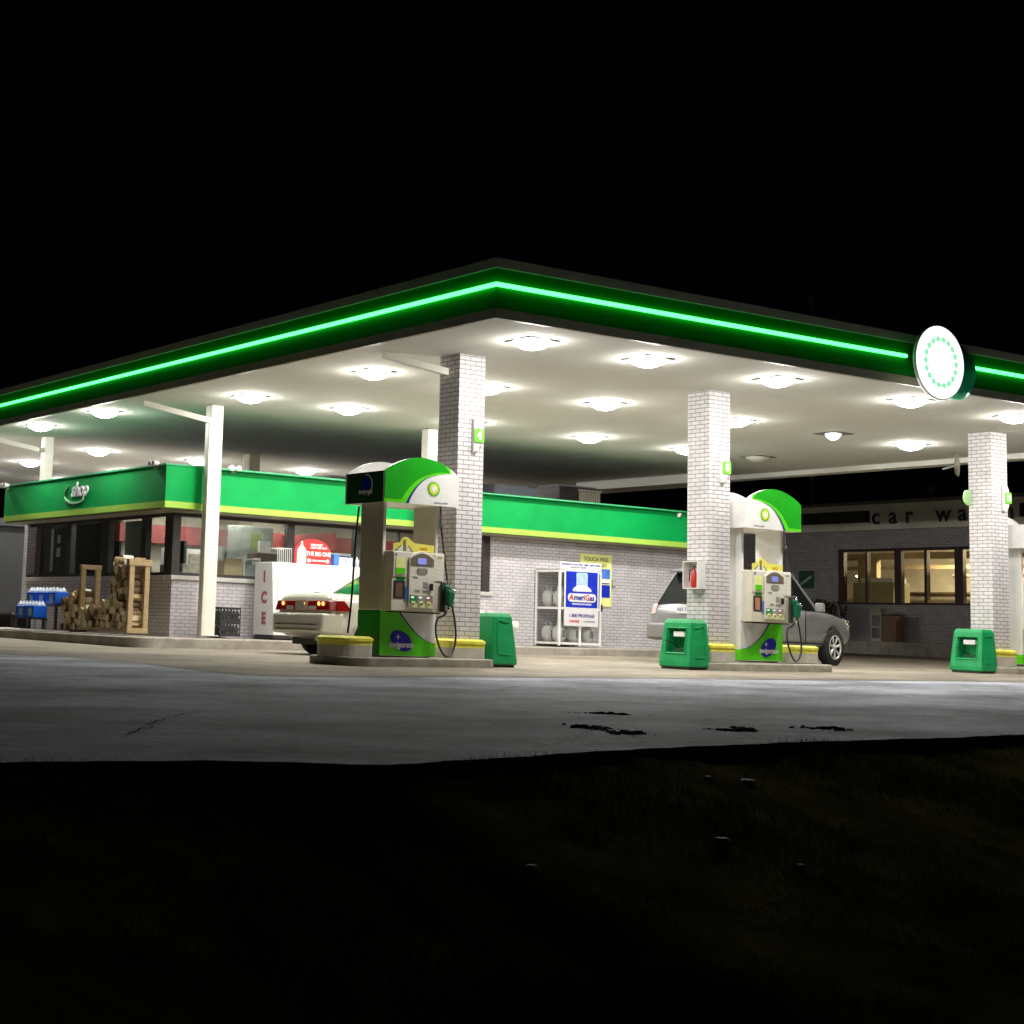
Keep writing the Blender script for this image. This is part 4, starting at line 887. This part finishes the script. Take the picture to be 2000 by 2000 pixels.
def case(x, y, z, L_, lab):
    t = thing('jug_case', lab, 'jug case', (x, y, z), 0, 'blue cases of white capped jugs')
    MB().box(0, .30, 0, L_, 0, .25).build('carton', CRB, t, bevel=.02)
    n = max(3, int(round(L_/.15)))
    for k in range(n):
        for j in (.08, .22): MB().lathe([(.068, .0), (.066, .02), (.03, .07), (.02, .075), (.02, .10), (.0005, .10)], (j, L_*(k+.5)/n, .245), 10).build('jug_neck', CRW, t)
    MB().box(-.004, -.0005, .08, .26, .05, .20).build('case_label', pm('case_print', (.35, .55, .85), .5, var=.4, scale=18), t)
case(13.8, 31.2, .764, .50, 'blue jug case on the table, right one of the upper row'); case(13.8, 31.72, .764, .50, 'deep blue jug case on the table, middle of the upper row'); case(13.8, 32.24, .764, .42, 'blue jug case on the table, left one of the upper row')
case(13.44, 31.4, .476, .46, 'blue jug case on the low stand, right one of the lower row'); case(13.44, 31.88, .476, .46, 'blue jug case on the low stand, left one of the lower row')
t = thing('red_can', 'red round can at the far left edge on the bench', 'can', (13.8, 34.55, .572)); MB().lathe([(.0005, 0), (.11, 0), (.12, .02), (.12, .26), (.05, .32), (.0005, .33)], n=18).build('can_body', RED, t); MB().tube([(-.06, 0, .3), (-.05, 0, .38), (.05, 0, .38), (.06, 0, .3)], .008, 6).build('handle', BLK, t)
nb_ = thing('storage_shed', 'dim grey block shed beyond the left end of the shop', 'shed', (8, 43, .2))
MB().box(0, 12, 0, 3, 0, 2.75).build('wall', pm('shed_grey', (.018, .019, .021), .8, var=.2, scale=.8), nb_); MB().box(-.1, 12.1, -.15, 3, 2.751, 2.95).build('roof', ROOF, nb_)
MB().box(8.2, 9.2, -.03, -.001, 0, 2.1).build('door', pm('shed_door', (.05, .053, .053), .6), nb_); MB().box(6, 12, -.02, -.001, 0, .4).build('red_base', pm('base_red', (.14, .07, .05), .8), nb_) if 0 else None

# ------------------------------------------------------------------ propane cages, posters
def tank(parent, x, y, z):
    MB().lathe([(.09, 0), (.09, .03), (.12, .05), (.145, .10), (.145, .24), (.11, .32), (.03, .345)], (x, y, z), 16).build('gas_tank', pm('tank_white', (.72, .72, .70), .4), parent)
    m = MB(); m.tube([(x-.07, y, z+.32), (x-.07, y, z+.42), (x+.07, y, z+.42), (x+.07, y, z+.32)], .012, 6); m.build('tank_collar', MC['tank_white'], parent)
    MB().box(x-.05, x+.05, y-.149, y-.143, z+.10, z+.25).build('tank_label', GREY, parent)
def cage(x0, y0, w_, h_, lab, cols, shelves):
    t = thing('propane_cage', lab, 'propane cage', (x0, y0, .30)); D_ = .80; b = .045
    m = MB()
    for x in [0, w_-b]+[w_*c-b/2 for c in cols]:
        m.box(x, x+b, 0, b, 0, h_)
        if x in (0, w_-b): m.box(x, x+b, D_-b, D_, 0, h_)
    for z in (0.03, h_-b)+((h_*.48,)): m.box(b, w_-b, .002, b-.002, z, z+b); m.box(.002, b-.002, b, D_-b, z, z+b); m.box(w_-b+.002, w_-.002, b, D_-b, z, z+b)
    m.build('frame', WHT, t)
    m = MB()
    for z in shelves: m.box(.01, w_-.01, .05, D_-.01, z, z+.02)
    m.box(0, w_, 0, D_, h_+.001, h_+.03); m.build('shelf', pm('shelf_grey', (.5, .48, .47), .6), t)
    MB().box(.01, w_-.01, .015, .02, .05, h_-.05).build('mesh_panel', MESHM, t); MB().box(.01, .02, .05, D_-.05, .05, h_-.05).build('mesh_panel', MESHM, t)
    n = max(1, int(w_/.36))
    for z in shelves:
        for k in range(n):
            for yy in (.22, .58): tank(t, w_*(k+.5)/n, yy, z+.021)
    return t
cb_ = cage(23.95, 27.66, 1.2, 1.62, 'white propane tank cage against the shop wall, carrying the blue gas sign', [.5], (.06, .82))
t = thing('gas_sign', 'blue gas brand sign with white notice below, on the propane cage', 'sign', (24.07, 27.63, .95))
MB().box(0, .96, 0, .02, .16, .98).build('border', PAPER, t); MB().box(.03, .93, -.006, -.0005, .18, .95).build('blue_face', PBLUE, t)
MB().box(.0, .96, -.004, .02, -.22, .158).build('notice', pm('notice_pale', (.70, .68, .70), .5, var=.12, scale=12), t)
MB().extr_y(roundrect(.32, .64, .62, .93, .03, 3), -.010, -.0065).build('tank_picture', pm('pic_pale', (.45, .62, .80), .4, var=.3, scale=14), t)
MB().extr_y([(.22, .52)]+[(.48+.27*math.cos(a), .53+.13*math.sin(a)) for a in [math.radians(q) for q in range(0, 181, 15)]][::1]+[(.48, .57)], -.014, -.0105).build('swoosh_top', PAPER, t)
MB().extr_y(roundrect(.08, .88, .30, .48, .085, 6), -.014, -.0105).build('name_plate', PAPER, t)
_x = .115
for part, mt in (('A', INKR), ('meri', INKB), ('G', INKR), ('as', INKB)):
    o = text('name_part', part, .175, mt, t, (_x, -.018, .39), bold=.005, shear=.1, depth=.004, align='LEFT', sx=.96)
    _x += max(v.co.x for v in o.data.vertices)+.004
text('strapline', 'PROPANE EXCHANGE', .055, PAPER, t, (.48, -.009, .25), bold=.001, depth=.003)
text('notice_text', '1 800 PROPANE', .105, INKB, t, (.48, -.008, .0), bold=.002, depth=.003); text('notice_red', 'DANGER', .07, INKR, t, (.28, -.008, -.12), depth=.003, bold=.002); text('notice_small', 'NO SMOKING', .05, INKK, t, (.7, -.008, -.12), depth=.003)
t = thing('header_sign', 'thin white header strip with blue print on top of the propane cage', 'sign', (23.97, 27.66, 1.95))
MB().box(0, 1.16, 0, .02, 0, .15).build('strip', PAPER, t); text('strip_text', 'EXCHANGE YOUR TANK   HERE   NEW TANKS', .052, INKB, t, (.58, -.004, .10), depth=.003, bold=.001); text('strip_text', 'PLEASE SEE CASHIER', .05, INKB, t, (.50, -.004, .04), depth=.003)
t = thing('padlock', 'black lock on the right side of the propane cage', 'lock', (25.12, 27.66, 1.06)); MB().box(0, .07, 0, .06, 0, .16).build('lock_body', BLK, t, bevel=.01); MB().tube([(.015, .03, .16), (.015, .03, .2), (.055, .03, .2), (.055, .03, .16)], .008, 6).build('shackle', CHRM, t)
t = thing('car_wash_poster', 'yellow wall poster about the car wash right of the propane cage', 'poster', (25.25, 28.47, 1.2))
MB().box(0, .93, 0, .02, 0, 1.16).build('board', YSGN, t)
MB().box(.62, .88, -.004, -.0005, .62, .84).build('car_picture', SKYB, t); MB().box(.62, .88, -.004, -.0005, .20, .48).build('blue_block', PBLUE, t); MB().box(.56, .90, -.003, -.0005, .49, .61).build('white_block', PAPER, t); MB().box(.62, .86, -.005, -.0035, .50, .525).build('black_rule', INKK, t)
text('poster_text', 'TOUCH FREE', .125, pm('poster_olive', (.22, .25, .06), .5, var=0), t, (.46, -.004, 1.04), depth=.004, bold=.002); text('poster_text', 'CAR WASH', .12, MC['poster_olive'], t, (.46, -.004, .91), depth=.004, bold=.002)
t = thing('outlet_box', 'small grey outlet box on the shop wall right of the yellow poster', 'outlet box', (26.18, 28.45, 1.66)); MB().box(0, .12, 0, .05, 0, .14).build('box_body', GREY, t, bevel=.01); MB().box(.02, .1, -.006, -.0005, .02, .12).build('cover', LGREY, t)

# ------------------------------------------------------------------ vehicles
def wheel(parent, x, y, r_, side, wd=.22):
    s_ = -1 if side < 0 else 1
    m = MB(); m.lathe([(r_*.62, -wd/2), (r_*.9, -wd/2), (r_, -wd/2+.035), (r_, wd/2-.035), (r_*.9, wd/2), (r_*.62, wd/2), (r_*.60, 0), (r_*.62, -wd/2)], (x, y, r_), 36, 'y', False); o = m.build('wheel', TYRE, parent)
    yo = y+s_*(wd/2)
    m = MB(); m.lathe([(r_*.64, yo-s_*.01), (r_*.60, yo), (r_*.56, yo-s_*.03)][::1], (x, 0, r_), 32, 'y') if 0 else None
    m.tube([(x+r_*.6*math.cos(a), yo-s_*.012, r_+r_*.6*math.sin(a)) for a in [math.radians(k) for k in range(0, 361, 12)]], .018, 6, cap=False)
    for k in range(7):
        a = 2*math.pi*k/7+.2
        for da in (-.11, .11): m.tube([(x+.07*math.cos(a), yo-s_*.02, r_+.07*math.sin(a)), (x+r_*.58*math.cos(a+da), yo-s_*.012, r_+r_*.58*math.sin(a+da))], .014, 5)
    m.lathe([(.0005, yo-s_*.005-0), (.06, yo-s_*.01), (.065, yo-s_*.05)], (x, 0, r_), 16, 'y'); m.build('rim', RIM, o)
    MB().lathe([(.0005, 0), (r_*.6, 0), (r_*.6, .01)], (x, yo-s_*.085, r_), 24, 'y').build('brake_disc', DARK, o)
def car(name, lab, cat, st, gh, paint, wheels, r_, zc, loc, rz):
    t = thing(name, lab, cat, loc, rz)
    m = MB(); m.smooth = True; rings = []
    for x, w_, zb, zt, cr in st:
        hw = w_; R_ = [(0, zb), (hw*.82, zb), (hw*.965, zb+.07), (hw, zb+(zt-zb)*.45), (hw*.985, zt-.14), (hw*.93, zt-.03), (hw*.80, zt+cr*.4), (0, zt+cr)]
        rings.append([(x, a, b) for a, b in R_]+[(x, -a, b) for a, b in R_[-2:0:-1]])
    n = len(rings[0]); vs = [p for q in rings for p in q]
    fs = [(i*n+j, i*n+(j+1) % n, (i+1)*n+(j+1) % n, (i+1)*n+j) for i in range(len(rings)-1) for j in range(n)]+[tuple(range(n-1, -1, -1)), tuple(range((len(rings)-1)*n, len(rings)*n))]
    m.add(vs, fs); o = m.build('body', [paint, BLK], t); recalc(o)
    sb = o.modifiers.new('s', 'SUBSURF'); sb.levels = 2; sb.render_levels = 2; bpy.context.view_layer.update(); freeze(o)
    cuts = []
    for x, hw in wheels:
        for s_ in (-1, 1):
            c = MB(); c.lathe([(r_*1.14, -.25), (r_*1.14, .25)], (x, s_*(hw-.02), r_*1.02), 28, 'y'); cuts.append(c)
    carve(o, cuts)
    for x, hw in wheels:
        for s_ in (-1, 1): wheel(t, x, s_*(hw-.13), r_, s_)
    m = MB(); m.box(.32, st[-1][0]-.5, -.7, .7, .17, .5); m.build('underbody', BLK, t)
    # greenhouse
    (bx0, bx1, bw, bz), (tx0, tx1, tw, tz) = gh
    def rect(x0, x1, hw, z, c=.12): return [(x0, -hw+c, z), (x0+c*.6, -hw, z), (x1-c, -hw, z), (x1, -hw+c*1.6, z), (x1, hw-c*1.6, z), (x1-c, hw, z), (x0+c*.6, hw, z), (x0, hw-c, z)]
    gl = MB(); gl.smooth = False; gl.hull2(rect(bx0, bx1, bw, bz-.06), rect(tx0, tx1, tw, tz-.05)); gl.build('windows', CGLS, t, bevel=.02)
    rf = MB(); rf.smooth = True; rb = rect(tx0-.03, tx1+.03, tw+.012, tz-.055); rm = rect(tx0, tx1, tw-.03, tz-.01); rt = rect(tx0+.15, tx1-.2, tw-.2, tz+.015)
    n = 8; rf.add(rb+rm+rt, [tuple(range(7, -1, -1)), tuple(range(16, 24))]+[(q*8+i, q*8+(i+1) % 8, q*8+8+(i+1) % 8, q*8+8+i) for q in (0, 1) for i in range(8)]); rf.build('roof', paint, t)
    B_ = rect(bx0, bx1, bw+.008, bz-.03); T_ = rect(tx0, tx1, tw+.008, tz-.05)
    pl = MB()
    def strut(i, j, f0, f1, w0, w1):
        for s_ in (0, 1):
            a = Vector(B_[i]).lerp(Vector(B_[j]), f0); b = Vector(T_[i]).lerp(Vector(T_[j]), f1)
            if s_: a.y *= -1; b.y *= -1
            sgn = -1 if not s_ else 1
            pl.add([a+Vector((-w0, 0, 0)), a+Vector((w0, 0, 0)), b+Vector((w1, 0, 0)), b+Vector((-w1, 0, 0)), a+Vector((-w0, -.02*sgn, 0)), a+Vector((w0, -.02*sgn, 0)), b+Vector((w1, -.02*sgn, 0)), b+Vector((-w1, -.02*sgn, 0))],
                   [(0, 1, 2, 3), (7, 6, 5, 4), (0, 4, 5, 1), (1, 5, 6, 2), (2, 6, 7, 3), (3, 7, 4, 0)])
    strut(1, 2, .03, .03, .10, .06); strut(1, 2, .97, .97, .05, .04); strut(1, 2, .52, .5, .03, .03)
    pl.build('pillar', paint, t)
    return t
sed = car('sedan', 'cream white sedan with red tail lamps parked behind the leftmost pump', 'car',
    [(0, .66, .42, .80, .0), (.03, .77, .34, .985, .01), (.16, .83, .27, 1.03, .02), (.7, .865, .24, 1.035, .025), (1.3, .875, .22, 1.01, .02), (2.2, .88, .21, .97, .02), (3.0, .87, .21, .925, .02), (3.6, .85, .23, .87, .02), (4.15, .80, .27, .76, .01), (4.45, .70, .30, .66, 0), (4.52, .55, .36, .58, 0)],
    ((1.0, 3.35, .76, 1.01), (1.62, 2.75, .60, 1.42)), SEDAN, ((.88, .88), (3.5, .87)), .31, 0, (15.26, 24.2, g(16, 24)+.004), math.radians(3))
MB().hull2([(-.02, -.80, .74), (.14, -.84, .74), (.14, .84, .74), (-.02, .80, .74)], [(.0, -.74, .91), (.16, -.82, .91), (.16, .82, .91), (.0, .74, .91)]).build('tail_lamp', TLR, sed, bevel=.02)
MB().hull2([(.1, -.862, .74), (.42, -.876, .74), (.42, -.80, .74), (.1, -.80, .74)], [(.14, -.845, .91), (.26, -.862, .91), (.26, -.8, .91), (.14, -.8, .91)]).build('tail_lamp', TLR, sed)
m = MB()
for y_ in (-.62, -.50, .55, -.10): m.lathe([(.0005, -.032), (.034, -.028), (.038, -.018)], (0, y_, .86), 12, 'x')
MB().box(-.026, -.0205, -.42, -.2, .76, .82).build('reverse_lamp', LGREY, sed); MB().box(-.026, -.0205, .24, .44, .76, .82).build('reverse_lamp', LGREY, sed)
m.build('lit_bulb', TLH, sed)
MB().box(-.03, -.021, -.16, .17, .755, .905).build('number_plate', pm('plate_dull', (.42, .38, .30), .5, var=.2, scale=25), sed)
m = MB(); m.hull2([(-.13, -.72, .36), (.25, -.87, .34), (.25, .87, .34), (-.13, .72, .36)], [(-.12, -.74, .70), (.25, -.885, .71), (.25, .885, .71), (-.12, .74, .70)]); m.build('rear_bumper', SEDAN, sed, bevel=.05, seg=3)
m = MB(); m.box(-.145, -.138, -.6, .6, .50, .515); m.box(-.145, -.138, -.6, .6, .42, .435); m.build('bumper_groove', BLK, sed)
MB().box(4.40, 4.50, -.70, -.45, .58, .70).build('headlight', pm('lamp_clear', (.8, .8, .75), .1, var=0), sed, bevel=.02); MB().box(4.40, 4.50, .45, .70, .58, .70).build('headlight', MC['lamp_clear'], sed, bevel=.02)
MB().box(3.0, 3.12, -.98, -.86, .93, 1.05).build('mirror', SEDAN, sed, bevel=.03)
sed.scale = (.96, 1, 1)
m = MB(); m.tube([(.35, -.45, .28), (-.02, -.45, .27)], .031, 8); m.build('exhaust', CHRM, sed)

suv = car('suv', 'grey SUV with alloy wheels parked behind the middle pump', 'SUV',
    [(0, .72, .50, .86, .0), (.05, .84, .42, .99, .01), (.2, .90, .36, 1.04, .01), (.8, .93, .32, 1.05, .01), (1.6, .94, .30, 1.04, .01), (2.6, .94, .29, 1.03, .01), (3.3, .93, .30, 1.02, .03), (3.9, .91, .33, .98, .04), (4.35, .86, .38, .90, .03), (4.6, .76, .42, .80, .0), (4.68, .62, .48, .70, 0)],
    ((.16, 3.45, .82, 1.05), (.62, 2.75, .68, 1.68)), SUVP, ((.95, .94), (3.75, .93)), .36, 0, (22.95, 22.95, g(24, 23)+.004), math.radians(10))
MB().box(-.035, -.022, -.17, .17, .86, 1.0).build('number_plate', pm('plate_white', (.72, .72, .74), .4, var=.1, scale=25), suv)
text('plate_text', 'A62 7LT', .085, INKB, suv, (-.038, 0, .93), face='-x', depth=.003)
m = MB(); m.hull2([(-.12, -.80, .40), (.3, -.945, .38), (.3, .945, .38), (-.12, .80, .40)], [(-.10, -.80, .68), (.3, -.95, .70), (.3, .95, .70), (-.10, .80, .68)]); m.build('rear_bumper', pm('bumper_grey', (.20, .19, .185), .5), suv, bevel=.05, seg=3)
for s_ in (-1, 1): MB().hull2([(.0, s_*.73-.05, .84), (.14, s_*.78-.05, .84), (.14, s_*.78+.05, .84), (.0, s_*.73+.05, .84)], [(.05, s_*.70-.05, 1.02), (.16, s_*.75-.05, 1.02), (.16, s_*.75+.05, 1.02), (.05, s_*.70+.05, 1.02)]).build('tail_lamp', pm('tail_pale', (.62, .45, .45), .2, var=0, coat=.5), suv, bevel=.01)
MB().hull2([(.40, -.64, 1.60), (.72, -.66, 1.62), (.72, .66, 1.62), (.40, .64, 1.60)], [(.42, -.62, 1.635), (.72, -.66, 1.69), (.72, .66, 1.69), (.42, .62, 1.635)]).build('spoiler', BLK, suv, bevel=.01)
MB().box(-.01, .0, -.08, .08, 1.03, 1.06).build('badge', DARK, suv); suv.scale = (1, 1, 1.06)
MB().hull2([(2.85, -1.14, .99), (3.02, -1.14, .99), (3.05, -.97, .99), (2.88, -.97, .99)], [(2.87, -1.13, 1.16), (2.99, -1.13, 1.16), (3.02, -.96, 1.16), (2.9, -.96, 1.16)]).build('mirror', pm('mirror_grey', (.26, .26, .26), .3, coat=.4), suv, bevel=.03)
MB().box(1.95, 2.2, -.955, -.93, .93, .96).build('door_handle', LGREY, suv, bevel=.01)
m = MB()
for x_ in (1.55, 2.62): m.box(x_, x_+.012, -.947, -.93, .42, 1.02)
m.box(.6, 3.3, -.948, -.93, .40, .43); m.build('door_seam', BLK, suv)
MB().hull2([(4.30, -.86, .76), (4.58, -.76, .74), (4.52, -.62, .74), (4.28, -.75, .76)], [(4.22, -.84, .90), (4.46, -.74, .88), (4.42, -.62, .88), (4.22, -.74, .9)]).build('headlight', pm('headlight_glass', (.30, .31, .33), .05, var=0, coat=1), suv, bevel=.015)
m = MB()
for a, b, c in ((4.40, -.835, .86), (4.36, -.85, .79), (4.47, -.79, .85)): m.lathe([(.0005, 0), (.022, 0), (.0225, .012)], (a, b, c), 10, 'y')
m.build('lamp_glint', CHRM, suv)

# ------------------------------------------------------------------ car wash building
XW = 44.0
cw = thing('car_wash_building', 'dark brick car wash building with warm lit windows and spaced lettering', 'car wash', (0, 0, 0))
m = MB(); m.box(XW, XW+.25, 26, 37.15, .6, 1.88); m.box(XW, XW+.25, 37.15, 46, .6, 4.25); m.box(XW, XW+.25, 26, 37.15, 3.66, 4.25); m.box(XW+7, XW+7.2, 26, 46, .6, 4.25); m.box(XW+.25, XW+7, 45.8, 46, .6, 4.25); m.box(XW+.25, XW+7, 26, 26.2, .6, 4.25)
m.build('brick_wall', BRD, cw)
m = MB(); m.box(XW-.25, XW+.02, 24, 47, 4.24, 5.05); m.build('fascia', pm('wash_fascia', (.84, .80, .68), .7, var=.15, scale=2), cw)
m = MB(); m.box(XW-.27, XW-.252, 35.66, 43, 4.48, 4.86); m.build('louvre_recess', pm('louvre_dark', (.05, .055, .035), .6), cw)
m = MB(); 
for k in range(4): m.box(XW-.31, XW-.271, 35.7, 43, 4.50+.09*k, 4.53+.09*k)
m.build('louvre_slat', pm('slat_dark', (.04, .04, .03), .6), cw)
MB().box(XW-.33, XW+8, 24, 47, 5.051, 5.15).build('roof', pm('wash_roof', (.16, .15, .12), .8), cw)
for ch, y in (('c', 35.42), ('a', 34.77), ('r', 34.17), ('w', 32.92), ('a', 32.25), ('s', 31.4), ('h', 30.68)):
    text('letter', ch, .74, pm('letter_dark', (.07, .07, .055), .5, var=0), cw, (XW-.27, y, 4.64), face='-x', bold=.010, depth=.03)
MB().box(XW-.3, XW-.252, 29.3, 30.3, 4.46, 4.86).build('dark_shape', pm('dark_arrow', (.03, .03, .03), .6, var=0), cw)
m = MB()
for y, w_ in ((37.15, -.20), (36.10, .08), (34.98, -.26), (33.87, .1), (32.78, -.3), (31.6, .1), (30.4, -.28), (29.2, .1)):
    m.box(XW+.04, XW+.2, min(y, y-abs(w_)), y, 1.88, 3.66)
m.box(XW+.05, XW+.19, 26, 37.15, 1.881, 1.95); m.box(XW+.05, XW+.19, 26, 37.15, 3.58, 3.659); m.build('window_frame', pm('wash_frame', (.045, .02, .016), .5), cw)
MB().box(XW+.11, XW+.12, 26, 37.1, 1.95, 3.58).build('window_pane', GLS2, cw)
MB().box(XW+.25, XW+7, 26.2, 45.8, .62, .72).build('floor_slab', WASHW, cw)
MB().box(XW+.25, XW+7, 26.2, 45.8, 4.10, 4.2).build('inner_ceiling', WASHW, cw)
MB().box(XW+6.8, XW+6.99, 26.2, 45.8, .73, 4.09).build('inner_wall', WASHW, cw)
BRB = pm('beam_brown', (.30, .23, .13), .7)
m = MB(); m.box(XW+2.2, XW+2.4, 26.2, 45, 3.45, 3.66); m.box(XW+4.6, XW+4.7, 26.2, 45, 3.25, 3.38); m.box(XW+2.25, XW+2.4, 34.2, 34.32, 1.5, 3.45); m.box(XW+2.2, XW+2.4, 37.4, 37.7, .8, 3.45); m.box(XW+2.6, XW+2.9, 38.2, 38.5, .8, 3.6); m.build('beam', BRB, cw)
m = MB(); m.tube([(XW+4.4, 33.3, 3.0), (XW+4.4, 36.1, 3.0)], .05, 8); m.tube([(XW+2.3, 32.6, 3.6), (XW+2.3, 32.6, 2.6)], .014, 6); m.tube([(XW+6.7, 28, 2.5), (XW+6.7, 40, 2.5)], .06, 8); m.build('pipe', BRB, cw)
m = MB(); m.box(XW+3.2, XW+3.4, 29, 31.5, 4.04, 4.09); m.box(XW+3.2, XW+3.4, 35, 36.2, 4.04, 4.09); m.build('ceiling_lamp', WARM, cw)
m = MB(); m.lathe([(.0005, -.03), (.028, 0), (.0005, .03)], (XW+2.3, 32.6, 2.56), 10); m.lathe([(.0005, -.03), (.028, 0), (.0005, .03)], (XW+1.2, 37.4, 2.85), 10); m.build('bulb', WARMB, cw)
goods('wash_cabinet', 'pale control cabinet standing inside the car wash behind the first window', 'cabinet', [('body', pm('cab_olive', (.26, .25, .13), .6), (0, .8, 0, 1.6, 0, 1.9)), ('hood', LGREY, (.02, .7, .05, 1.3, 1.901, 2.05))], (XW+.9, 35.7, .73))
t = thing('wash_notice', 'small dark green square notice on the car wash wall', 'notice', (XW-.03, 38.75, 2.40)); o = MB().box(0, .02, -.62, 0, 0, .58).build('board', pm('notice_green', (.02, .10, .06), .5), t)
m = MB(); m.add([(-.006, -.55, .36), (-.006, -.50, .42), (-.006, -.06, .17), (-.006, -.10, .10)], [(0, 1, 2, 3)]); m.build('stripe', LGREY, t)
vt = thing('vacuum_post', 'pale two shelf stand in front of the car wash wall', 'stand', (XW-.9, 34.75, .72))
m = MB(); m.box(0, .25, 0, .04, 0, .9); m.box(0, .25, .36, .4, 0, .9); m.box(0, .25, .04, .36, .42, .47); m.box(0, .25, .04, .36, 0, .1); m.build('frame', LGREY, vt); MB().box(-.01, .26, .02, .38, .8, 1.02).build('top_box', pm('stand_tan', (.34, .30, .20), .6), vt)
t = thing('waste_box', 'brown box beside the two shelf stand at the car wash', 'box', (XW-.9, 34.2, .72)); MB().box(0, .4, 0, .5, 0, .8).build('box_body', pm('box_brown', (.22, .13, .09), .7), t, bevel=.02); MB().box(-.02, .42, -.02, .52, .801, .84).build('lid', DARK, t)
def shrub(x, y, z, h, w_, lab, seed):
    r = random.Random(seed); t = thing('dry_shrub', lab, 'shrub', (x, y, z), 0, 'dark plants by the car wash'); m = MB()
    for k in range(14):
        a = r.random()*6.28; m.tube(arc([(0, 0, 0), (w_*.3*math.cos(a), w_*.3*math.sin(a), h*.5), (w_*.6*math.cos(a)*r.random()*1.6, w_*.6*math.sin(a), h*(.7+.3*r.random()))], 3), .018, 4, r2=.006)
    m.build('stem', BARK, t); m = MB()
    for k in range(420):
        a = r.random()*6.28; q = w_*.6*r.random()**.5; hz = h*(.25+.75*r.random()); c = Vector((q*math.cos(a), q*math.sin(a), hz)); u = Vector((r.uniform(-1, 1), r.uniform(-1, 1), r.uniform(-1, 1))).normalized()*.06; v = Vector((r.uniform(-1, 1), r.uniform(-1, 1), r.uniform(-1, 1))).normalized()*.04
        m.add([c-u, c+v, c+u, c-v], [(0, 1, 2, 3)])
    m.build('foliage', pm('shrub_leaf', (.05, .055, .03), .7, var=.4, scale=8), t)
shrub(XW-1.0, 36.6, .72, 1.25, .8, 'dark leafy shrub against the car wash just behind the SUV hood', 1); shrub(XW-1.1, 37.6, .72, 1.3, .9, 'dark shrub left of the other, partly behind the SUV', 2)
t = thing('pressure_hose_stand', 'bent pale tube frame rising from the shrubs at the car wash', 'frame', (XW-1.3, 35.95, .72)); MB().tube(arc([(0, 0, 0), (0, .05, .7), (0, .2, 1.15), (0, .75, 1.2)], 4), .03, 8).build('tube', GREY, t); MB().tube(arc([(0, .3, 1.15), (.1, .5, .8), (.05, .35, .45), (0, .5, .2)], 4), .035, 6).build('loop_hose', BLK, t)
t = thing('roof_pipe', 'thin grey vent pipe on the car wash roof', 'vent pipe', (XW+1.5, 34.7, 5.15)); MB().lathe([(.1, 0), (.1, .45), (.14, .46), (.14, .55), (.0005, .58)], n=14).build('pipe', GREY, t); MB().lathe([(.16, 0), (.16, .04), (.1, .05)], n=14).build('flange', GREY, t)
t = thing('utility_pole', 'tall dark pole rising behind the canopy at right', 'pole', (54, 46.8, .5)); m = MB(); m.tube([(0, 0, 0), (0, 0, 14.2)], .16, 12, r2=.1); m.build('shaft', GREY, t); MB().box(-.13, .13, -.13, .13, 14.0, 14.4).build('cap', GREY, t)

# bare tree beyond the left end of the canopy
tr = thing('bare_tree', 'bare dark tree against the black sky at far left', 'tree', (20, 76, .5)); r = random.Random(11); tm = MB(); bm_ = MB()
def branch(p, d, L_, rad, lv, m):
    q = [p]; 
    for k in range(3): d = (d+Vector((r.uniform(-.18, .18), r.uniform(-.18, .18), r.uniform(-.05, .12)))).normalized(); p = p+d*L_/3; q.append(p)
    m.tube(q, rad, 5 if lv else 8, r2=rad*.6)
    if lv < 5:
        for k in range(3 if lv < 3 else 2):
            e = (d+Vector((r.uniform(-.8, .8), r.uniform(-.8, .8), r.uniform(-.1, .6)))).normalized(); branch(q[-1 if k else 2], e, L_*.72, rad*.6, lv+1, bm_)
branch(Vector((0, 0, 0)), Vector((0, 0, 1)), 5.5, .3, 0, tm); tm.build('trunk', BARK, tr); bm_.build('crown', BARK, tr)
